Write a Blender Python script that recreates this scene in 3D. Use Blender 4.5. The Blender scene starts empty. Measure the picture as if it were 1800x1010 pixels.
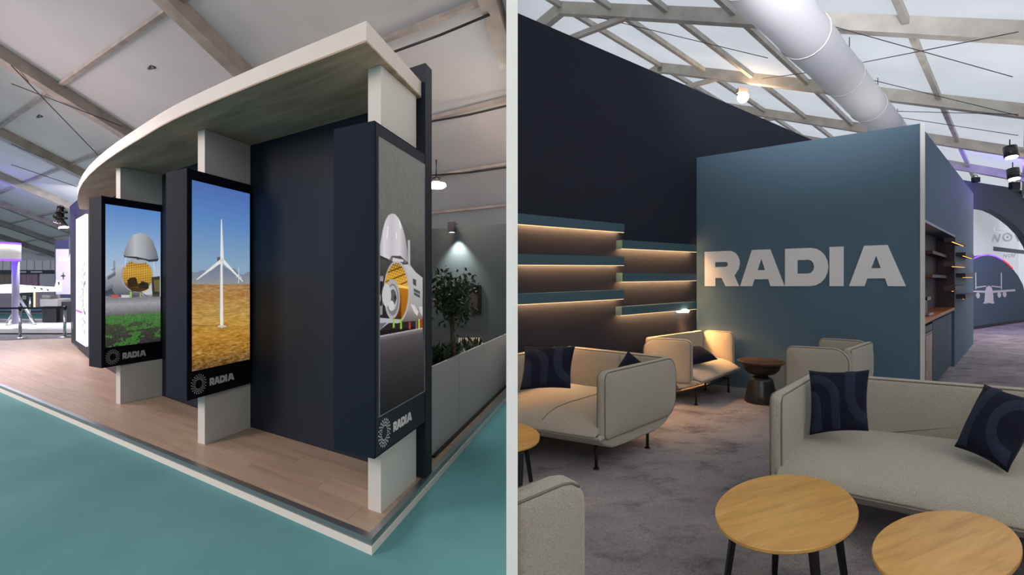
import bpy, bmesh, math, random
import numpy as np
from mathutils import Vector, Matrix, noise as mnoise
from mathutils.geometry import tessellate_polygon
random.seed(7)
SC = bpy.context.scene
COL = SC.collection
# ------------------------------------------------------------------ camera, world, lights, exposure
F, CX, CY, EYE = 880.0, 900.0, 495.0, 1.6
cd = bpy.data.cameras.new('camera'); cam = bpy.data.objects.new('camera', cd); COL.objects.link(cam)
cam.location = (0, 0, EYE); cam.rotation_euler = (math.pi/2, 0, 0)
cd.sensor_width = 36; cd.sensor_fit = 'HORIZONTAL'; cd.lens = F/1800*36; cd.shift_y = -10/1800
cd.clip_start = .05; cd.clip_end = 200
SC.camera = cam
W = bpy.data.worlds.new('World'); SC.world = W; W.use_nodes = True
bg = W.node_tree.nodes['Background']; bg.inputs[0].default_value = (.90, .95, 1, 1); bg.inputs[1].default_value = 1.25
vs = SC.view_settings
vs.view_transform = 'Standard'; vs.look = 'None'; vs.exposure = 0; vs.gamma = 1; vs.use_curve_mapping = False
SC.cycles.use_denoising = True
SC.cycles.max_bounces = 8; SC.cycles.diffuse_bounces = 4; SC.cycles.transparent_max_bounces = 8
SC.cycles.sample_clamp_indirect = 4

def s2l(c):
    c = c/255.0
    return c/12.92 if c <= .04045 else ((c+.055)/1.055)**2.4
def rgb(t): return (s2l(t[0]), s2l(t[1]), s2l(t[2]), 1)

def light(name, kind, loc, energy, color=(255,255,255), size=1.0, target=None, spot=60, blend=.6, size_y=None, parent=None):
    d = bpy.data.lights.new(name, kind); d.energy = energy; d.color = rgb(color)[:3]
    if kind == 'AREA':
        d.size = size
        if size_y: d.shape = 'RECTANGLE'; d.size_y = size_y
    else: d.shadow_soft_size = size
    if kind == 'SPOT': d.spot_size = math.radians(spot); d.spot_blend = blend
    o = bpy.data.objects.new(name, d); COL.objects.link(o); o.location = loc
    if target is not None:
        o.rotation_euler = (Vector(target)-Vector(loc)).to_track_quat('-Z', 'Y').to_euler()
    return o
light('hall_lamp_left', 'AREA', (-8.5, -1.0, 4.6), 380, (255, 232, 222), 2.5, (-2.5, 6, 1.6))
light('hall_lamp_far_left', 'AREA', (-11.5, 7.5, 4.0), 400, (255, 222, 222), 2.0, (-7.5, 8.5, .1))
light('fill_light_low_left', 'AREA', (-12.0, 8.2, 1.2), 95, (255, 208, 206), 1.6, (-7.3, 9.6, 3.2))  # added fill near the floor, lifts the left end of the soffit
light('fill_light_plinth', 'AREA', (-15.5, 15.5, 4.4), 650, (250, 248, 250), 2, (-15.5, 17, 0))  # unseen fill added to whiten the plinth and wing
light('fill_light_aisle', 'AREA', (-.75, 6.8, 4.4), 75, (240, 245, 245), .9, (-.45, 6.6, 0))  # unseen fill added to brighten the frosted panels
light('fill_light_duct', 'AREA', (2.6, 3.2, 4.0), 60, (250, 250, 255), 1.0, (4.4, 7.2, 5.5)).data.spread = math.radians(70)  # unseen fill added to brighten the fabric duct
light('fill_light_front', 'AREA', (-.4, -2.5, 4.6), 85, (240, 242, 240), 2.5, (-1.6, 3, .2))  # fill added behind the camera for partition edge and booth
light('fill_light_lounge', 'AREA', (4.2, -1.6, 4.9), 270, (255, 238, 214), 2.5, (3, 4.5, .3))  # unseen soft fill added over the seating
light('fill_uplight_lounge', 'AREA', (8.2, 8.5, 4.0), 40, (255,250,245), 3, (8.4, 8.2, 9))  # upward fill added out of sight to lift rafters and duct
light('fill_uplight_near', 'AREA', (5.4, 3.2, 3.6), 22, (255,250,245), 2, (5.2, 3.6, 9))  # second upward fill added for the nearer rafters and duct
light('fill_light_right', 'AREA', (15.5, 11.5, 4.4), 300, (255,236,214), 2.2, (15.5, 15, .3))  # warm fill added for the far carpet and arch front
light('purple_uplight_left', 'POINT', (-18.5, 16.5, 4.3), 170, (120, 80, 255), .3)
light('purple_uplight_right', 'POINT', (15.9, 15.4, 4.8), 230, (110, 70, 255), .3)

# ------------------------------------------------------------------ pixel <-> place (photo frame 1800 x 1010)
def G(x, y, z=0.0):
    d = F*(EYE-z)/(y-CY); return Vector(((x-CX)/F*d, d, z))
def at(x, y, Y): return Vector(((x-CX)/F*Y, Y, EYE-(y-CY)/F*Y))
def onplane(x, y, p0, p1):
    "point of the upright plane through p0, p1 seen at pixel x, y"
    r = (x-CX)/F; dx, dy = p1[0]-p0[0], p1[1]-p0[1]
    t = (r*p0[1]-p0[0])/(dx-r*dy)
    return at(x, y, p0[1]+t*dy)
A2 = Vector((-.827, .562, 0)); B2 = Vector((.222, .975, 0))       # booth: along its back wall, along its fins
C1 = Vector((.711, .703, 0)); U1 = Vector((.796, -.606, 0))         # lounge tent: along the ridge, down the slope

# ------------------------------------------------------------------ materials
MATS = {}
def mat(name, col, rough=.6, spec=.4, metal=0, noise=None, bump=None, emit=None, stretch=(1,1,1), col2=None, detail=6, sheen=0, coat=0, thresh=None):
    if name in MATS: return MATS[name]
    m = bpy.data.materials.new(name); m.use_nodes = True; nt = m.node_tree; N = nt.nodes; L = nt.links
    b = N['Principled BSDF']
    b.inputs['Base Color'].default_value = rgb(col); b.inputs['Roughness'].default_value = rough
    b.inputs['Specular IOR Level'].default_value = spec; b.inputs['Metallic'].default_value = metal
    if sheen: b.inputs['Sheen Weight'].default_value = sheen
    if coat: b.inputs['Coat Weight'].default_value = coat
    if noise or bump:
        tc = N.new('ShaderNodeTexCoord'); mp = N.new('ShaderNodeMapping'); mp.inputs['Scale'].default_value = stretch
        L.new(tc.outputs['Object'], mp.inputs['Vector'])
    if noise:
        n = N.new('ShaderNodeTexNoise'); n.inputs['Scale'].default_value = noise; n.inputs['Detail'].default_value = detail
        L.new(mp.outputs[0], n.inputs['Vector'])
        r = N.new('ShaderNodeValToRGB'); lo, hi = thresh or (.35, .65)
        r.color_ramp.elements[0].position = lo; r.color_ramp.elements[1].position = hi
        r.color_ramp.elements[0].color = rgb(col); r.color_ramp.elements[1].color = rgb(col2 or col)
        L.new(n.outputs['Fac'], r.inputs[0]); L.new(r.outputs[0], b.inputs['Base Color'])
    if bump:
        n2 = N.new('ShaderNodeTexNoise'); n2.inputs['Scale'].default_value = bump[0]; n2.inputs['Detail'].default_value = 4
        L.new(mp.outputs[0], n2.inputs['Vector'])
        bp = N.new('ShaderNodeBump'); bp.inputs['Strength'].default_value = bump[1]; bp.inputs['Distance'].default_value = bump[2] if len(bump) > 2 else .01
        L.new(n2.outputs['Fac'], bp.inputs['Height']); L.new(bp.outputs[0], b.inputs['Normal'])
    if emit:
        b.inputs['Emission Color'].default_value = rgb(emit[0]); b.inputs['Emission Strength'].default_value = emit[1]
    MATS[name] = m
    return m
def membrane(name, col, trans):
    m = bpy.data.materials.new(name); m.use_nodes = True; nt = m.node_tree; N = nt.nodes; L = nt.links
    for n in list(N): N.remove(n)
    out = N.new('ShaderNodeOutputMaterial'); mix = N.new('ShaderNodeMixShader'); d = N.new('ShaderNodeBsdfDiffuse'); t = N.new('ShaderNodeBsdfTranslucent')
    tc = N.new('ShaderNodeTexCoord'); n = N.new('ShaderNodeTexNoise'); n.inputs['Scale'].default_value = .6; n.inputs['Detail'].default_value = 3
    L.new(tc.outputs['Object'], n.inputs['Vector'])
    r = N.new('ShaderNodeValToRGB'); r.color_ramp.elements[0].position = .3; r.color_ramp.elements[1].position = .7
    c = rgb(col); r.color_ramp.elements[0].color = tuple(v*.88 for v in c[:3])+(1,); r.color_ramp.elements[1].color = c
    L.new(n.outputs['Fac'], r.inputs[0]); L.new(r.outputs[0], d.inputs[0]); L.new(r.outputs[0], t.inputs[0])
    mix.inputs[0].default_value = trans
    L.new(d.outputs[0], mix.inputs[1]); L.new(t.outputs[0], mix.inputs[2]); L.new(mix.outputs[0], out.inputs[0])
    return m
def emitter(name, col, strength):
    m = bpy.data.materials.new(name); m.use_nodes = True; nt = m.node_tree; N = nt.nodes
    for n in list(N): N.remove(n)
    out = N.new('ShaderNodeOutputMaterial'); e = N.new('ShaderNodeEmission'); e.inputs[0].default_value = rgb(col); e.inputs[1].default_value = strength
    nt.links.new(e.outputs[0], out.inputs[0]); return m
def screen_mat(name, strength):
    m = emitter(name, (255,255,255), strength); N = m.node_tree.nodes
    a = N.new('ShaderNodeVertexColor'); a.layer_name = 'picture'
    m.node_tree.links.new(a.outputs[0], [n for n in N if n.type == 'EMISSION'][0].inputs[0]); return m
def wood(name, c1, c2, c3, axis, scale=3.0, rough=.5, spec=.35, rand=0.0, coat=0):
    "grain running along axis (a horizontal unit vector)"
    m = bpy.data.materials.new(name); m.use_nodes = True; nt = m.node_tree; N = nt.nodes; L = nt.links; b = N['Principled BSDF']
    b.inputs['Roughness'].default_value = rough; b.inputs['Specular IOR Level'].default_value = spec; b.inputs['Coat Weight'].default_value = coat
    g = N.new('ShaderNodeNewGeometry'); mp = N.new('ShaderNodeMapping'); mp.vector_type = 'TEXTURE'
    mp.inputs['Rotation'].default_value = (0, 0, math.atan2(axis[1], axis[0])); mp.inputs['Scale'].default_value = (9, 1, 1)
    add = N.new('ShaderNodeVectorMath'); add.operation = 'ADD'
    oi = N.new('ShaderNodeObjectInfo'); mul = N.new('ShaderNodeVectorMath'); mul.operation = 'SCALE'; mul.inputs['Scale'].default_value = 37 if rand else 0
    cmb = N.new('ShaderNodeCombineXYZ'); L.new(oi.outputs['Random'], cmb.inputs[0]); L.new(oi.outputs['Random'], cmb.inputs[1]); L.new(cmb.outputs[0], mul.inputs[0])
    L.new(g.outputs['Position'], add.inputs[0]); L.new(mul.outputs[0], add.inputs[1]); L.new(add.outputs[0], mp.inputs['Vector'])
    n = N.new('ShaderNodeTexNoise'); n.inputs['Scale'].default_value = scale*4; n.inputs['Detail'].default_value = 8; n.inputs['Roughness'].default_value = .65; n.inputs['Distortion'].default_value = .6
    L.new(mp.outputs[0], n.inputs['Vector'])
    r = N.new('ShaderNodeValToRGB'); r.color_ramp.elements[0].position = .3; r.color_ramp.elements[1].position = .72
    r.color_ramp.elements[0].color = rgb(c1); r.color_ramp.elements[1].color = rgb(c3); e = r.color_ramp.elements.new(.5); e.color = rgb(c2)
    L.new(n.outputs['Fac'], r.inputs[0])
    if rand:
        hs = N.new('ShaderNodeHueSaturation'); mr = N.new('ShaderNodeMapRange'); mr.inputs[3].default_value = 1-rand; mr.inputs[4].default_value = 1+rand
        L.new(oi.outputs['Random'], mr.inputs[0]); L.new(mr.outputs[0], hs.inputs['Value']); L.new(r.outputs[0], hs.inputs['Color']); L.new(hs.outputs[0], b.inputs['Base Color'])
    else: L.new(r.outputs[0], b.inputs['Base Color'])
    return m

# ------------------------------------------------------------------ mesh helpers
BASE = {}
def thing(name, label, cat, loc, group=None, kind=None):
    o = bpy.data.objects.new(name, None); COL.objects.link(o); o.location = loc; o.empty_display_size = .1
    o['label'] = label; o['category'] = cat
    if group: o['group'] = group
    if kind: o['kind'] = kind
    BASE[o] = Vector(loc); return o
def tag(o, label, cat, group=None):
    o['label'] = label; o['category'] = cat
    if group: o['group'] = group
    return o
def struct(o): o['kind'] = 'structure'; return o
def mesh(name, verts, faces, m, parent=None, smooth=False, clip=None, bevel=0):
    off = Vector((0, 0, 0)); p = parent
    while p is not None: off += Vector(p.location); p = p.parent
    me = bpy.data.meshes.new(name)
    if parent is None and len(verts):
        vv = [Vector(v) for v in verts]
        lo = Vector((min(v.x for v in vv), min(v.y for v in vv), min(v.z for v in vv))); hi = Vector((max(v.x for v in vv), max(v.y for v in vv), 0))
        loc = Vector(((lo.x+hi.x)/2, (lo.y+hi.y)/2, lo.z)); off = loc
    else: loc = None
    me.from_pydata([tuple(Vector(v)-off) for v in verts], [], faces); me.update()
    if clip or bevel or True:
        bm = bmesh.new(); bm.from_mesh(me)
        if clip:
            x0, sgn = clip
            res = bmesh.ops.bisect_plane(bm, geom=bm.verts[:]+bm.edges[:]+bm.faces[:], plane_co=(x0-off.x, 0, 0), plane_no=(sgn, 0, 0), clear_inner=True)
            ed = [e for e in res['geom_cut'] if isinstance(e, bmesh.types.BMEdge)]
            if ed: bmesh.ops.holes_fill(bm, edges=ed)
        if bevel: bmesh.ops.bevel(bm, geom=bm.edges[:], offset=bevel, segments=2, affect='EDGES', profile=.5)
        bmesh.ops.recalc_face_normals(bm, faces=bm.faces[:])
        bm.to_mesh(me); bm.free()
    if smooth:
        for p in me.polygons: p.use_smooth = True
    o = bpy.data.objects.new(name, me); COL.objects.link(o)
    for mm in (m if isinstance(m, (list, tuple)) else [m]): me.materials.append(mm)
    if parent is not None: o.parent = parent
    else: o.location = loc
    return o
def V3(p, z=None): return Vector((p[0], p[1], p[2] if z is None else z))
def prism_vf(foot, z0, z1):
    "upright prism over a footprint (concave allowed); z0/z1 numbers or per-corner lists"
    n = len(foot); Z0 = z0 if isinstance(z0, (list, tuple)) else [z0]*n; Z1 = z1 if isinstance(z1, (list, tuple)) else [z1]*n
    v = [V3(p, Z0[i]) for i, p in enumerate(foot)]+[V3(p, Z1[i]) for i, p in enumerate(foot)]
    f = [(i, (i+1) % n, n+(i+1) % n, n+i) for i in range(n)]
    if n <= 4: f += [tuple(range(n-1, -1, -1)), tuple(range(n, 2*n))]
    else:
        tr = tessellate_polygon([[Vector((p[0], p[1], 0)) for p in foot]])
        f += [tuple(t) for t in tr]+[tuple(n+i for i in t) for t in tr]
    return v, f
def prism(name, foot, z0, z1, m, parent=None, **k):
    v, f = prism_vf(foot, z0, z1); return mesh(name, v, f, m, parent, **k)
def box_vf(o, ex, ey, ez):
    o, ex, ey, ez = map(Vector, (o, ex, ey, ez))
    v = [o, o+ex, o+ex+ey, o+ey]; v += [p+ez for p in v]
    return v, [(3,2,1,0), (4,5,6,7), (0,1,5,4), (1,2,6,5), (2,3,7,6), (3,0,4,7)]
def box(name, o, ex, ey, ez, m, parent=None, **k):
    v, f = box_vf(o, ex, ey, ez); return mesh(name, v, f, m, parent, **k)
def join(parts):
    V, Fc = [], []
    for v, f in parts:
        n = len(V); V += list(v); Fc += [tuple(i+n for i in q) for q in f]
    return V, Fc
def tube_vf(pts, r, n=8, closed=False):
    pts = [Vector(p) for p in pts]; R = r if isinstance(r, (list, tuple)) else [r]*len(pts); v, f = [], []
    up0 = None
    for i, p in enumerate(pts):
        a = pts[i-1] if (i > 0 or closed) else p; b = pts[(i+1) % len(pts)] if (i < len(pts)-1 or closed) else p
        t = (b-a).normalized()
        if up0 is None: up0 = t.orthogonal().normalized()
        u = (up0-t*up0.dot(t)).normalized(); up0 = u; w = t.cross(u)
        v += [p+(u*math.cos(2*math.pi*k/n)+w*math.sin(2*math.pi*k/n))*R[i] for k in range(n)]
    m = len(pts)
    for i in range(m if closed else m-1):
        j = (i+1) % m
        f += [(i*n+k, i*n+(k+1) % n, j*n+(k+1) % n, j*n+k) for k in range(n)]
    if not closed: f += [tuple(range(n-1, -1, -1)), tuple((m-1)*n+k for k in range(n))]
    return v, f
def tube(name, pts, r, m, parent=None, n=8, **k):
    v, f = tube_vf(pts, r, n); return mesh(name, v, f, m, parent, smooth=True, **k)
def lathe_vf(c, prof, n=32):
    v, f = [], []
    for r, z in prof: v += [Vector((c[0]+r*math.cos(2*math.pi*k/n), c[1]+r*math.sin(2*math.pi*k/n), c[2]+z)) for k in range(n)]
    for i in range(len(prof)-1): f += [(i*n+k, i*n+(k+1) % n, (i+1)*n+(k+1) % n, (i+1)*n+k) for k in range(n)]
    f += [tuple(range(n-1, -1, -1)), tuple((len(prof)-1)*n+k for k in range(n))]
    return v, f
def lathe(name, c, prof, m, parent=None, n=32, **k):
    v, f = lathe_vf(c, prof, n); return mesh(name, v, f, m, parent, smooth=True, **k)
def slab_vf(o, ex, ey, nrm, polys, t):
    "flat cut-outs: list of (outer, [holes]) in the ex, ey frame, thickness t along nrm"
    V, Fc = [], []
    for outer, holes in polys:
        loops = [outer]+list(holes); flat = [q for l in loops for q in l]
        tri = tessellate_polygon([[Vector((q[0], q[1], 0)) for q in l] for l in loops])
        n = len(flat); b = len(V)
        V += [o+ex*q[0]+ey*q[1] for q in flat]+[o+ex*q[0]+ey*q[1]+nrm*t for q in flat]
        Fc += [tuple(b+i for i in q) for q in tri]+[tuple(b+n+i for i in q) for q in tri]
        k = 0
        for l in loops:
            for i in range(len(l)): a, c = k+i, k+(i+1) % len(l); Fc.append((b+a, b+c, b+n+c, b+n+a))
            k += len(l)
    return V, Fc
def arc(cx, cy, rx, ry, a0, a1, n=8):
    return [(cx+rx*math.cos(math.radians(a0+(a1-a0)*i/n)), cy+ry*math.sin(math.radians(a0+(a1-a0)*i/n))) for i in range(n+1)]
def clip_poly(poly, fn):
    out = []
    for i in range(len(poly)):
        a, b = poly[i], poly[(i+1) % len(poly)]; da, db = fn(a), fn(b)
        if da >= 0: out.append(a)
        if (da >= 0) != (db >= 0): out.append(a.lerp(b, da/(da-db)))
    return out

# letters of the wordmark, each in a unit square
L_R = ([(0,0),(0,1),(.70,1)]+arc(.70,.64,.30,.36,90,0,6)+[(.97,.48),(.85,.30),(.98,0),(.60,0),(.49,.235),(.31,.235),(.31,0)], [[(.31,.55),(.31,.69),(.60,.69)]+arc(.60,.62,.07,.07,90,-90,5)+[(.60,.55)]])
L_A = ([(0,0),(.275,1),(.69,1),(1,0),(.69,0),(.645,.19),(.335,.19),(.285,0)], [[(.405,.44),(.49,.75),(.57,.44)]])
L_D = ([(0,0),(0,1),(.60,1)]+arc(.60,.5,.40,.5,90,-90,10)+[(.60,0)], [[(.30,.33),(.30,.69),(.55,.69)]+arc(.55,.51,.13,.18,90,-90,6)+[(.55,.33)]])
L_I = ([(0,0),(0,1),(1,1),(1,0)], [])
WORD = [(L_R, 0, .175), (L_A, .177, .399), (L_D, .40, .616), (L_I, .621, .692), (L_A, .718, 1.0)]
def word_polys(w, h, words=WORD):
    return [([((a+(b-a)*p[0])*w, p[1]*h) for p in g[0]], [[((a+(b-a)*p[0])*w, p[1]*h) for p in hh] for hh in g[1]]) for g, a, b in words]

# ------------------------------------------------------------------ palette
M_TEAL = mat('teal_carpet', (92,144,147), .95, .1, noise=1.1, col2=(102,154,157), bump=(260,.25,.004))
M_GREYC = bpy.data.materials.new('grey_carpet'); M_GREYC.use_nodes = True
def _carpet(m):
    nt = m.node_tree; N = nt.nodes; L = nt.links; b = N['Principled BSDF']; b.inputs['Roughness'].default_value = .98; b.inputs['Specular IOR Level'].default_value = .05
    tc = N.new('ShaderNodeTexCoord'); mp = N.new('ShaderNodeMapping'); mp.vector_type = 'TEXTURE'; mp.inputs['Rotation'].default_value = (0,0,.25); mp.inputs['Scale'].default_value = (1.35,.85,1); L.new(tc.outputs['Object'], mp.inputs[0])
    def nz(sc, det, ro, dist, lo, hi, c0, c1):
        n = N.new('ShaderNodeTexNoise'); n.inputs['Scale'].default_value = sc; n.inputs['Detail'].default_value = det; n.inputs['Roughness'].default_value = ro; n.inputs['Distortion'].default_value = dist; L.new(mp.outputs[0], n.inputs['Vector'])
        r = N.new('ShaderNodeValToRGB'); r.color_ramp.elements[0].position = lo; r.color_ramp.elements[1].position = hi; r.color_ramp.elements[0].color = rgb(c0); r.color_ramp.elements[1].color = rgb(c1); L.new(n.outputs['Fac'], r.inputs[0]); return r, n
    big, _ = nz(1.1, 4, .6, .3, .35, .65, (214,210,216), (255,252,248))
    blot, _ = nz(3.4, 12, .74, .25, .34, .50, (154,151,156), (206,201,203))
    fine, fn = nz(170, 3, .7, 0, .30, .70, (176,176,176), (255,255,255))
    def mul(a, c):
        x = N.new('ShaderNodeMix'); x.data_type = 'RGBA'; x.blend_type = 'MULTIPLY'; x.inputs[0].default_value = 1; L.new(a, x.inputs[6]); L.new(c, x.inputs[7]); return x.outputs[2]
    L.new(mul(mul(blot.outputs[0], big.outputs[0]), fine.outputs[0]), b.inputs['Base Color'])
    bp = N.new('ShaderNodeBump'); bp.inputs['Strength'].default_value = .9; bp.inputs['Distance'].default_value = .012; L.new(fn.outputs['Fac'], bp.inputs['Height']); L.new(bp.outputs[0], b.inputs['Normal'])
_carpet(M_GREYC)
M_WHITE = mat('white_paint', (206,205,200), .55, .3)
M_FASCIA = mat('white_laminate', (204,199,193), .5, .3, noise=.7, col2=(212,208,202))
M_NAVY = mat('navy_paint', (32,39,50), .62, .25, bump=(120,.08,.003))
M_NAVYL = mat('navy_lacquer', (24,33,46), .8, .1)
M_BEZEL = mat('black_bezel', (14,18,26), .35, .4)
M_DARKW = mat('dark_navy_wall', (36,39,50), .8, .2, bump=(90,.1,.003))
M_TEALW = mat('slate_blue_wall', (80,104,121), .75, .25, bump=(90,.1,.003))
M_SHELF = mat('slate_teal_shelf', (62,90,102), .5, .3)
M_ALU = mat('brushed_aluminium', (170,172,175), .35, .5, metal=.9)
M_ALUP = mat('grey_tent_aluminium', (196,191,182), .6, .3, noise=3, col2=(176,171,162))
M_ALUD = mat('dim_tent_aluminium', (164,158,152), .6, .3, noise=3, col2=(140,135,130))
M_CABLE = mat('dark_grey_cable', (70,68,66), .6)
M_BLACK = mat('black_metal', (16,16,18), .4, .4)
M_LOGO = mat('pale_grey_print', (206,206,204), .5, .3)
M_LETTER = mat('glossy_grey_letters', (228,228,228), .2, .5)
M_FABRIC = mat('oatmeal_bouclé', (146,141,130), .95, .1, noise=230, col2=(176,170,157), bump=(230,.6,.004), sheen=.2)
M_PIPING = mat('taupe_piping', (120,113,103), .9, .1)
M_VELVET = mat('navy_velvet', (22,24,36), .95, .05, sheen=.05, noise=6, col2=(29,32,46))
M_VELVET2 = mat('light_navy_velvet', (36,40,56), .95, .05, sheen=.08, noise=6, col2=(43,47,64))
M_FROST = mat('frosted_panel', (172,174,176), .4, .4)
M_LEAF = mat('dark_green_leaf', (34,52,34), .5, .35, noise=8, col2=(58,78,48))
M_BARK = mat('grey_brown_bark', (110,98,82), .9, .1, noise=20, col2=(80,70,58))
M_SOIL = mat('dark_soil', (34,29,25), .95, .05)
M_GUNMETAL = mat('gunmetal_lacquer', (44,44,46), .3, .5)
M_WINE = mat('brown_plum_laminate', (76,68,78), .6, .3)
M_WARM = emitter('warm_led', (255,192,128), 150)
M_GLOWLINE = emitter('warm_glow_line', (255,214,150), 1.5)
M_LAMP = emitter('warm_lamp_glass', (255,222,190), 14)
M_PURPLE = emitter('purple_led', (120,70,255), 3.0)
M_SPOTGLOW = emitter('pinkish_spot_glass', (255,225,215), 8)
M_OAK = wood('oak_table', (176,128,62), (201,153,82), (217,172,102), (.9,.44), 4.5, .35, .4, coat=.15)
M_WALNUT = wood('walnut_top', (66,44,30), (104,72,48), (128,92,62), (1,.1), 3.0, .4, .4)
M_PLANK = wood('oak_laminate_floor', (156,134,114), (174,152,132), (188,166,146), A2, 1.5, .42, .35, rand=.05)
M_SOFFIT = wood('grey_wood_soffit', (134,118,100), (162,144,124), (192,172,150), A2, 1.4, .6, .25)
M_COUNTER = wood('orange_oak_counter', (140,84,44), (170,108,60), (186,124,74), C1, 2.0, .4, .4)
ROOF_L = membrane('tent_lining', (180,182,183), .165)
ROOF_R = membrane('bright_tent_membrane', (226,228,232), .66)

# ------------------------------------------------------------------ setting: floors, partition, tent roofs, outer walls
PX = .017
prism('floor', [(-45,-7),(-PX,-7),(-PX,40),(-45,40)], -.05, 0, M_TEAL)['kind'] = 'structure'
prism('floor', [(PX,-7),(40,-7),(40,45),(PX,45)], -.05, 0, M_GREYC)['kind'] = 'structure'
prism('floor', [(-PX,-7),(PX,-7),(PX,1.5),(-PX,1.5)], -.05, 0, M_TEAL)['kind'] = 'structure'
struct(prism('wall_partition', [(-PX,1.5),(PX,1.5),(PX,40),(-PX,40)], 0, 10, mat('partition_white', (250,250,248), .7, .2)))  # added divider between booth and lounge, also keeps their light apart
M_HALL = mat('hall_lining', (225,225,228), .9, .1)
struct(prism('wall_back', [(-45,-7.2),(40,-7.2),(40,-7),(-45,-7)], 0, 12, M_HALL))

def roofL(s, t): p = A2*s+B2*t; return Vector((p.x, p.y, 6.78-.32*t))
def roofR(s, u): p = Vector((4.67,15.7,0))+C1*s+U1*u; return Vector((p.x, p.y, 8.45-.375*abs(u)))
def beam(name, p, q, w, h, m, parent, drop=0.0, clipx=None):
    p, q = Vector(p), Vector(q)
    if clipx is not None:
        sg, x0 = clipx; dp, dq = sg*(p.x-x0), sg*(q.x-x0)
        if dp < 0 and dq < 0: return None
        if dp < 0: p = p.lerp(q, dp/(dp-dq))
        elif dq < 0: q = q.lerp(p, dq/(dq-dp))
    t = (q-p).normalized(); side = t.cross(Vector((0,0,1))).normalized(); up = side.cross(t)
    o = p-side*w/2-up*(h+drop); return box(name, o, t*(q-p).length, side*w, up*h, m, parent)
def panel(name, pts, fn, m, th=.01):
    poly = clip_poly([Vector(p) for p in pts], fn)
    return mesh(name, poly, [tuple(range(len(poly)))], m)
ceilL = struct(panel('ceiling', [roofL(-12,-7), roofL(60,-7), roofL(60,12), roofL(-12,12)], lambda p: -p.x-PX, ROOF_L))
for s in (1.71, 6.74, 12.2, 17.2, 22.2, 27.2, 32.2, 37.2, 42.2, 47.2, 52.2, -3.3):
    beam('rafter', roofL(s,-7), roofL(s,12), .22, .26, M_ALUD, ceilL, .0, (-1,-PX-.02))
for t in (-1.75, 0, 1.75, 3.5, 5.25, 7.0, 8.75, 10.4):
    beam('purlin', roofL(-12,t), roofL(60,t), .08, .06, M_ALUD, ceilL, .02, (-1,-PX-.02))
def pxroofL(x, y, drop=.3):
    "where the ray through a photo point meets the left roof"
    r = Vector(((x-CX)/F, 1, -(y-CY)/F)); k = (-.827*r.y-.562*r.x)/-.931
    Y = (6.78-drop-EYE)/(r.z+.32*k); return Vector((0,0,EYE))+r*Y
for (a, b) in (((20,115),(172,272)), ((20,147),(215,222)), ((20,253),(78,278)), ((20,289),(135,328))):
    pa, pb = pxroofL(*a), pxroofL(*b); tube('cable', [pa, pb], .010, M_CABLE, ceilL, 6)
for (a, b) in (((690,92),(860,26)), ((759,308),(890,294)), ((759,213),(890,186))):
    tube('power_cable', [pxroofL(*a), pxroofL((a[0]+b[0])/2, (a[1]+b[1])/2+2), pxroofL(*b)], .018, M_BLACK, ceilL, 6)
M_MARK = mat('printed_roof_mark', (70,76,86), .7)
for cx_, cy_, k_ in ((266.5,118,1.0), (69.5,204,.75)):
    for a, b in (((-7,2),(-2,-3)), ((-2,-3),(6,0)), ((-6,4),(7,1.5)), ((-5,3),(-1.5,-.5)), ((3,-.5),(6,1.5))):
        tube('roof_mark', [pxroofL(cx_+a[0]*k_, cy_+a[1]*k_, .012), pxroofL(cx_+b[0]*k_, cy_+b[1]*k_, .012)], .011, M_MARK, ceilL, 5)
# lounge roof: two slopes meeting in a ridge
ceilR = struct(panel('ceiling', [roofR(-26,0), roofR(40,0), roofR(40,12.5), roofR(-26,12.5)], lambda p: p.x-PX, ROOF_R))
slope2 = panel('membrane', [roofR(-26,0), roofR(40,0), roofR(40,-16), roofR(-26,-16)], lambda p: p.x-PX, ROOF_R)
slope2.parent = ceilR; slope2.location = Vector(slope2.location)-Vector(ceilR.location)
for s in (-14.5, -9.5, -4.85, 0, 5, 9.7, 14.7, 19.7, 24.7):
    beam('rafter', roofR(s,0), roofR(s,12.5), .20, .28, M_ALUP, ceilR, 0, (1,PX+.02))
    beam('rafter', roofR(s,0), roofR(s,-12), .20, .28, M_ALUP, ceilR, 0, (1,PX+.02))
    beam('collar_brace', roofR(s,1.7)-Vector((0,0,.2)), roofR(s,-2.1)-Vector((0,0,.2)), .12, .12, M_ALUP, ceilR, 0, (1,PX+.02))
for u in (0, 1.35, 2.65, 4.0, 5.3, 6.65, 8.1, 9.5, -1.8, -3.6):
    beam('purlin', roofR(-24,u), roofR(34,u), .09, .13, M_ALUP, ceilR, .02, (1,PX+.02))
def pxroofR(x, y, drop=.33):
    lo, hi = 2.0, 45.0; r = Vector(((x-CX)/F, 1, -(y-CY)/F))
    for _ in range(50):
        Y = (lo+hi)/2; p = Vector((0,0,EYE))+r*Y; q = p-Vector((4.67,15.7,0)); u = (.711*q.y-.703*q.x)/-.9906
        if p.z < 8.45-.375*abs(u)-drop: lo = Y
        else: hi = Y
    return Vector((0,0,EYE))+r*lo
for (a, b) in (((1460,45),(1780,135)), ((1490,115),(1790,56)), ((1510,135),(1790,203)), ((1050,30),(1350,102)), ((1560,195),(1790,201)), ((1580,206),(1790,238)), ((1340,138),(1440,125))):
    tube('bracing_cable', [pxroofR(*a), pxroofR(*b)], .008, M_CABLE, ceilR, 6)
def drop(p): return Vector((p.x, p.y, 0))
def wallmem(name, a, b, fn, m): return struct(panel(name, [drop(a), drop(b), b, a], fn, m))
wallmem('wall_eave', roofL(-12,12), roofL(60,12), lambda p: -p.x-PX, ROOF_L); wallmem('wall_gable', roofL(60,-7), roofL(60,12), lambda p: -p.x-PX, ROOF_L)
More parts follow.
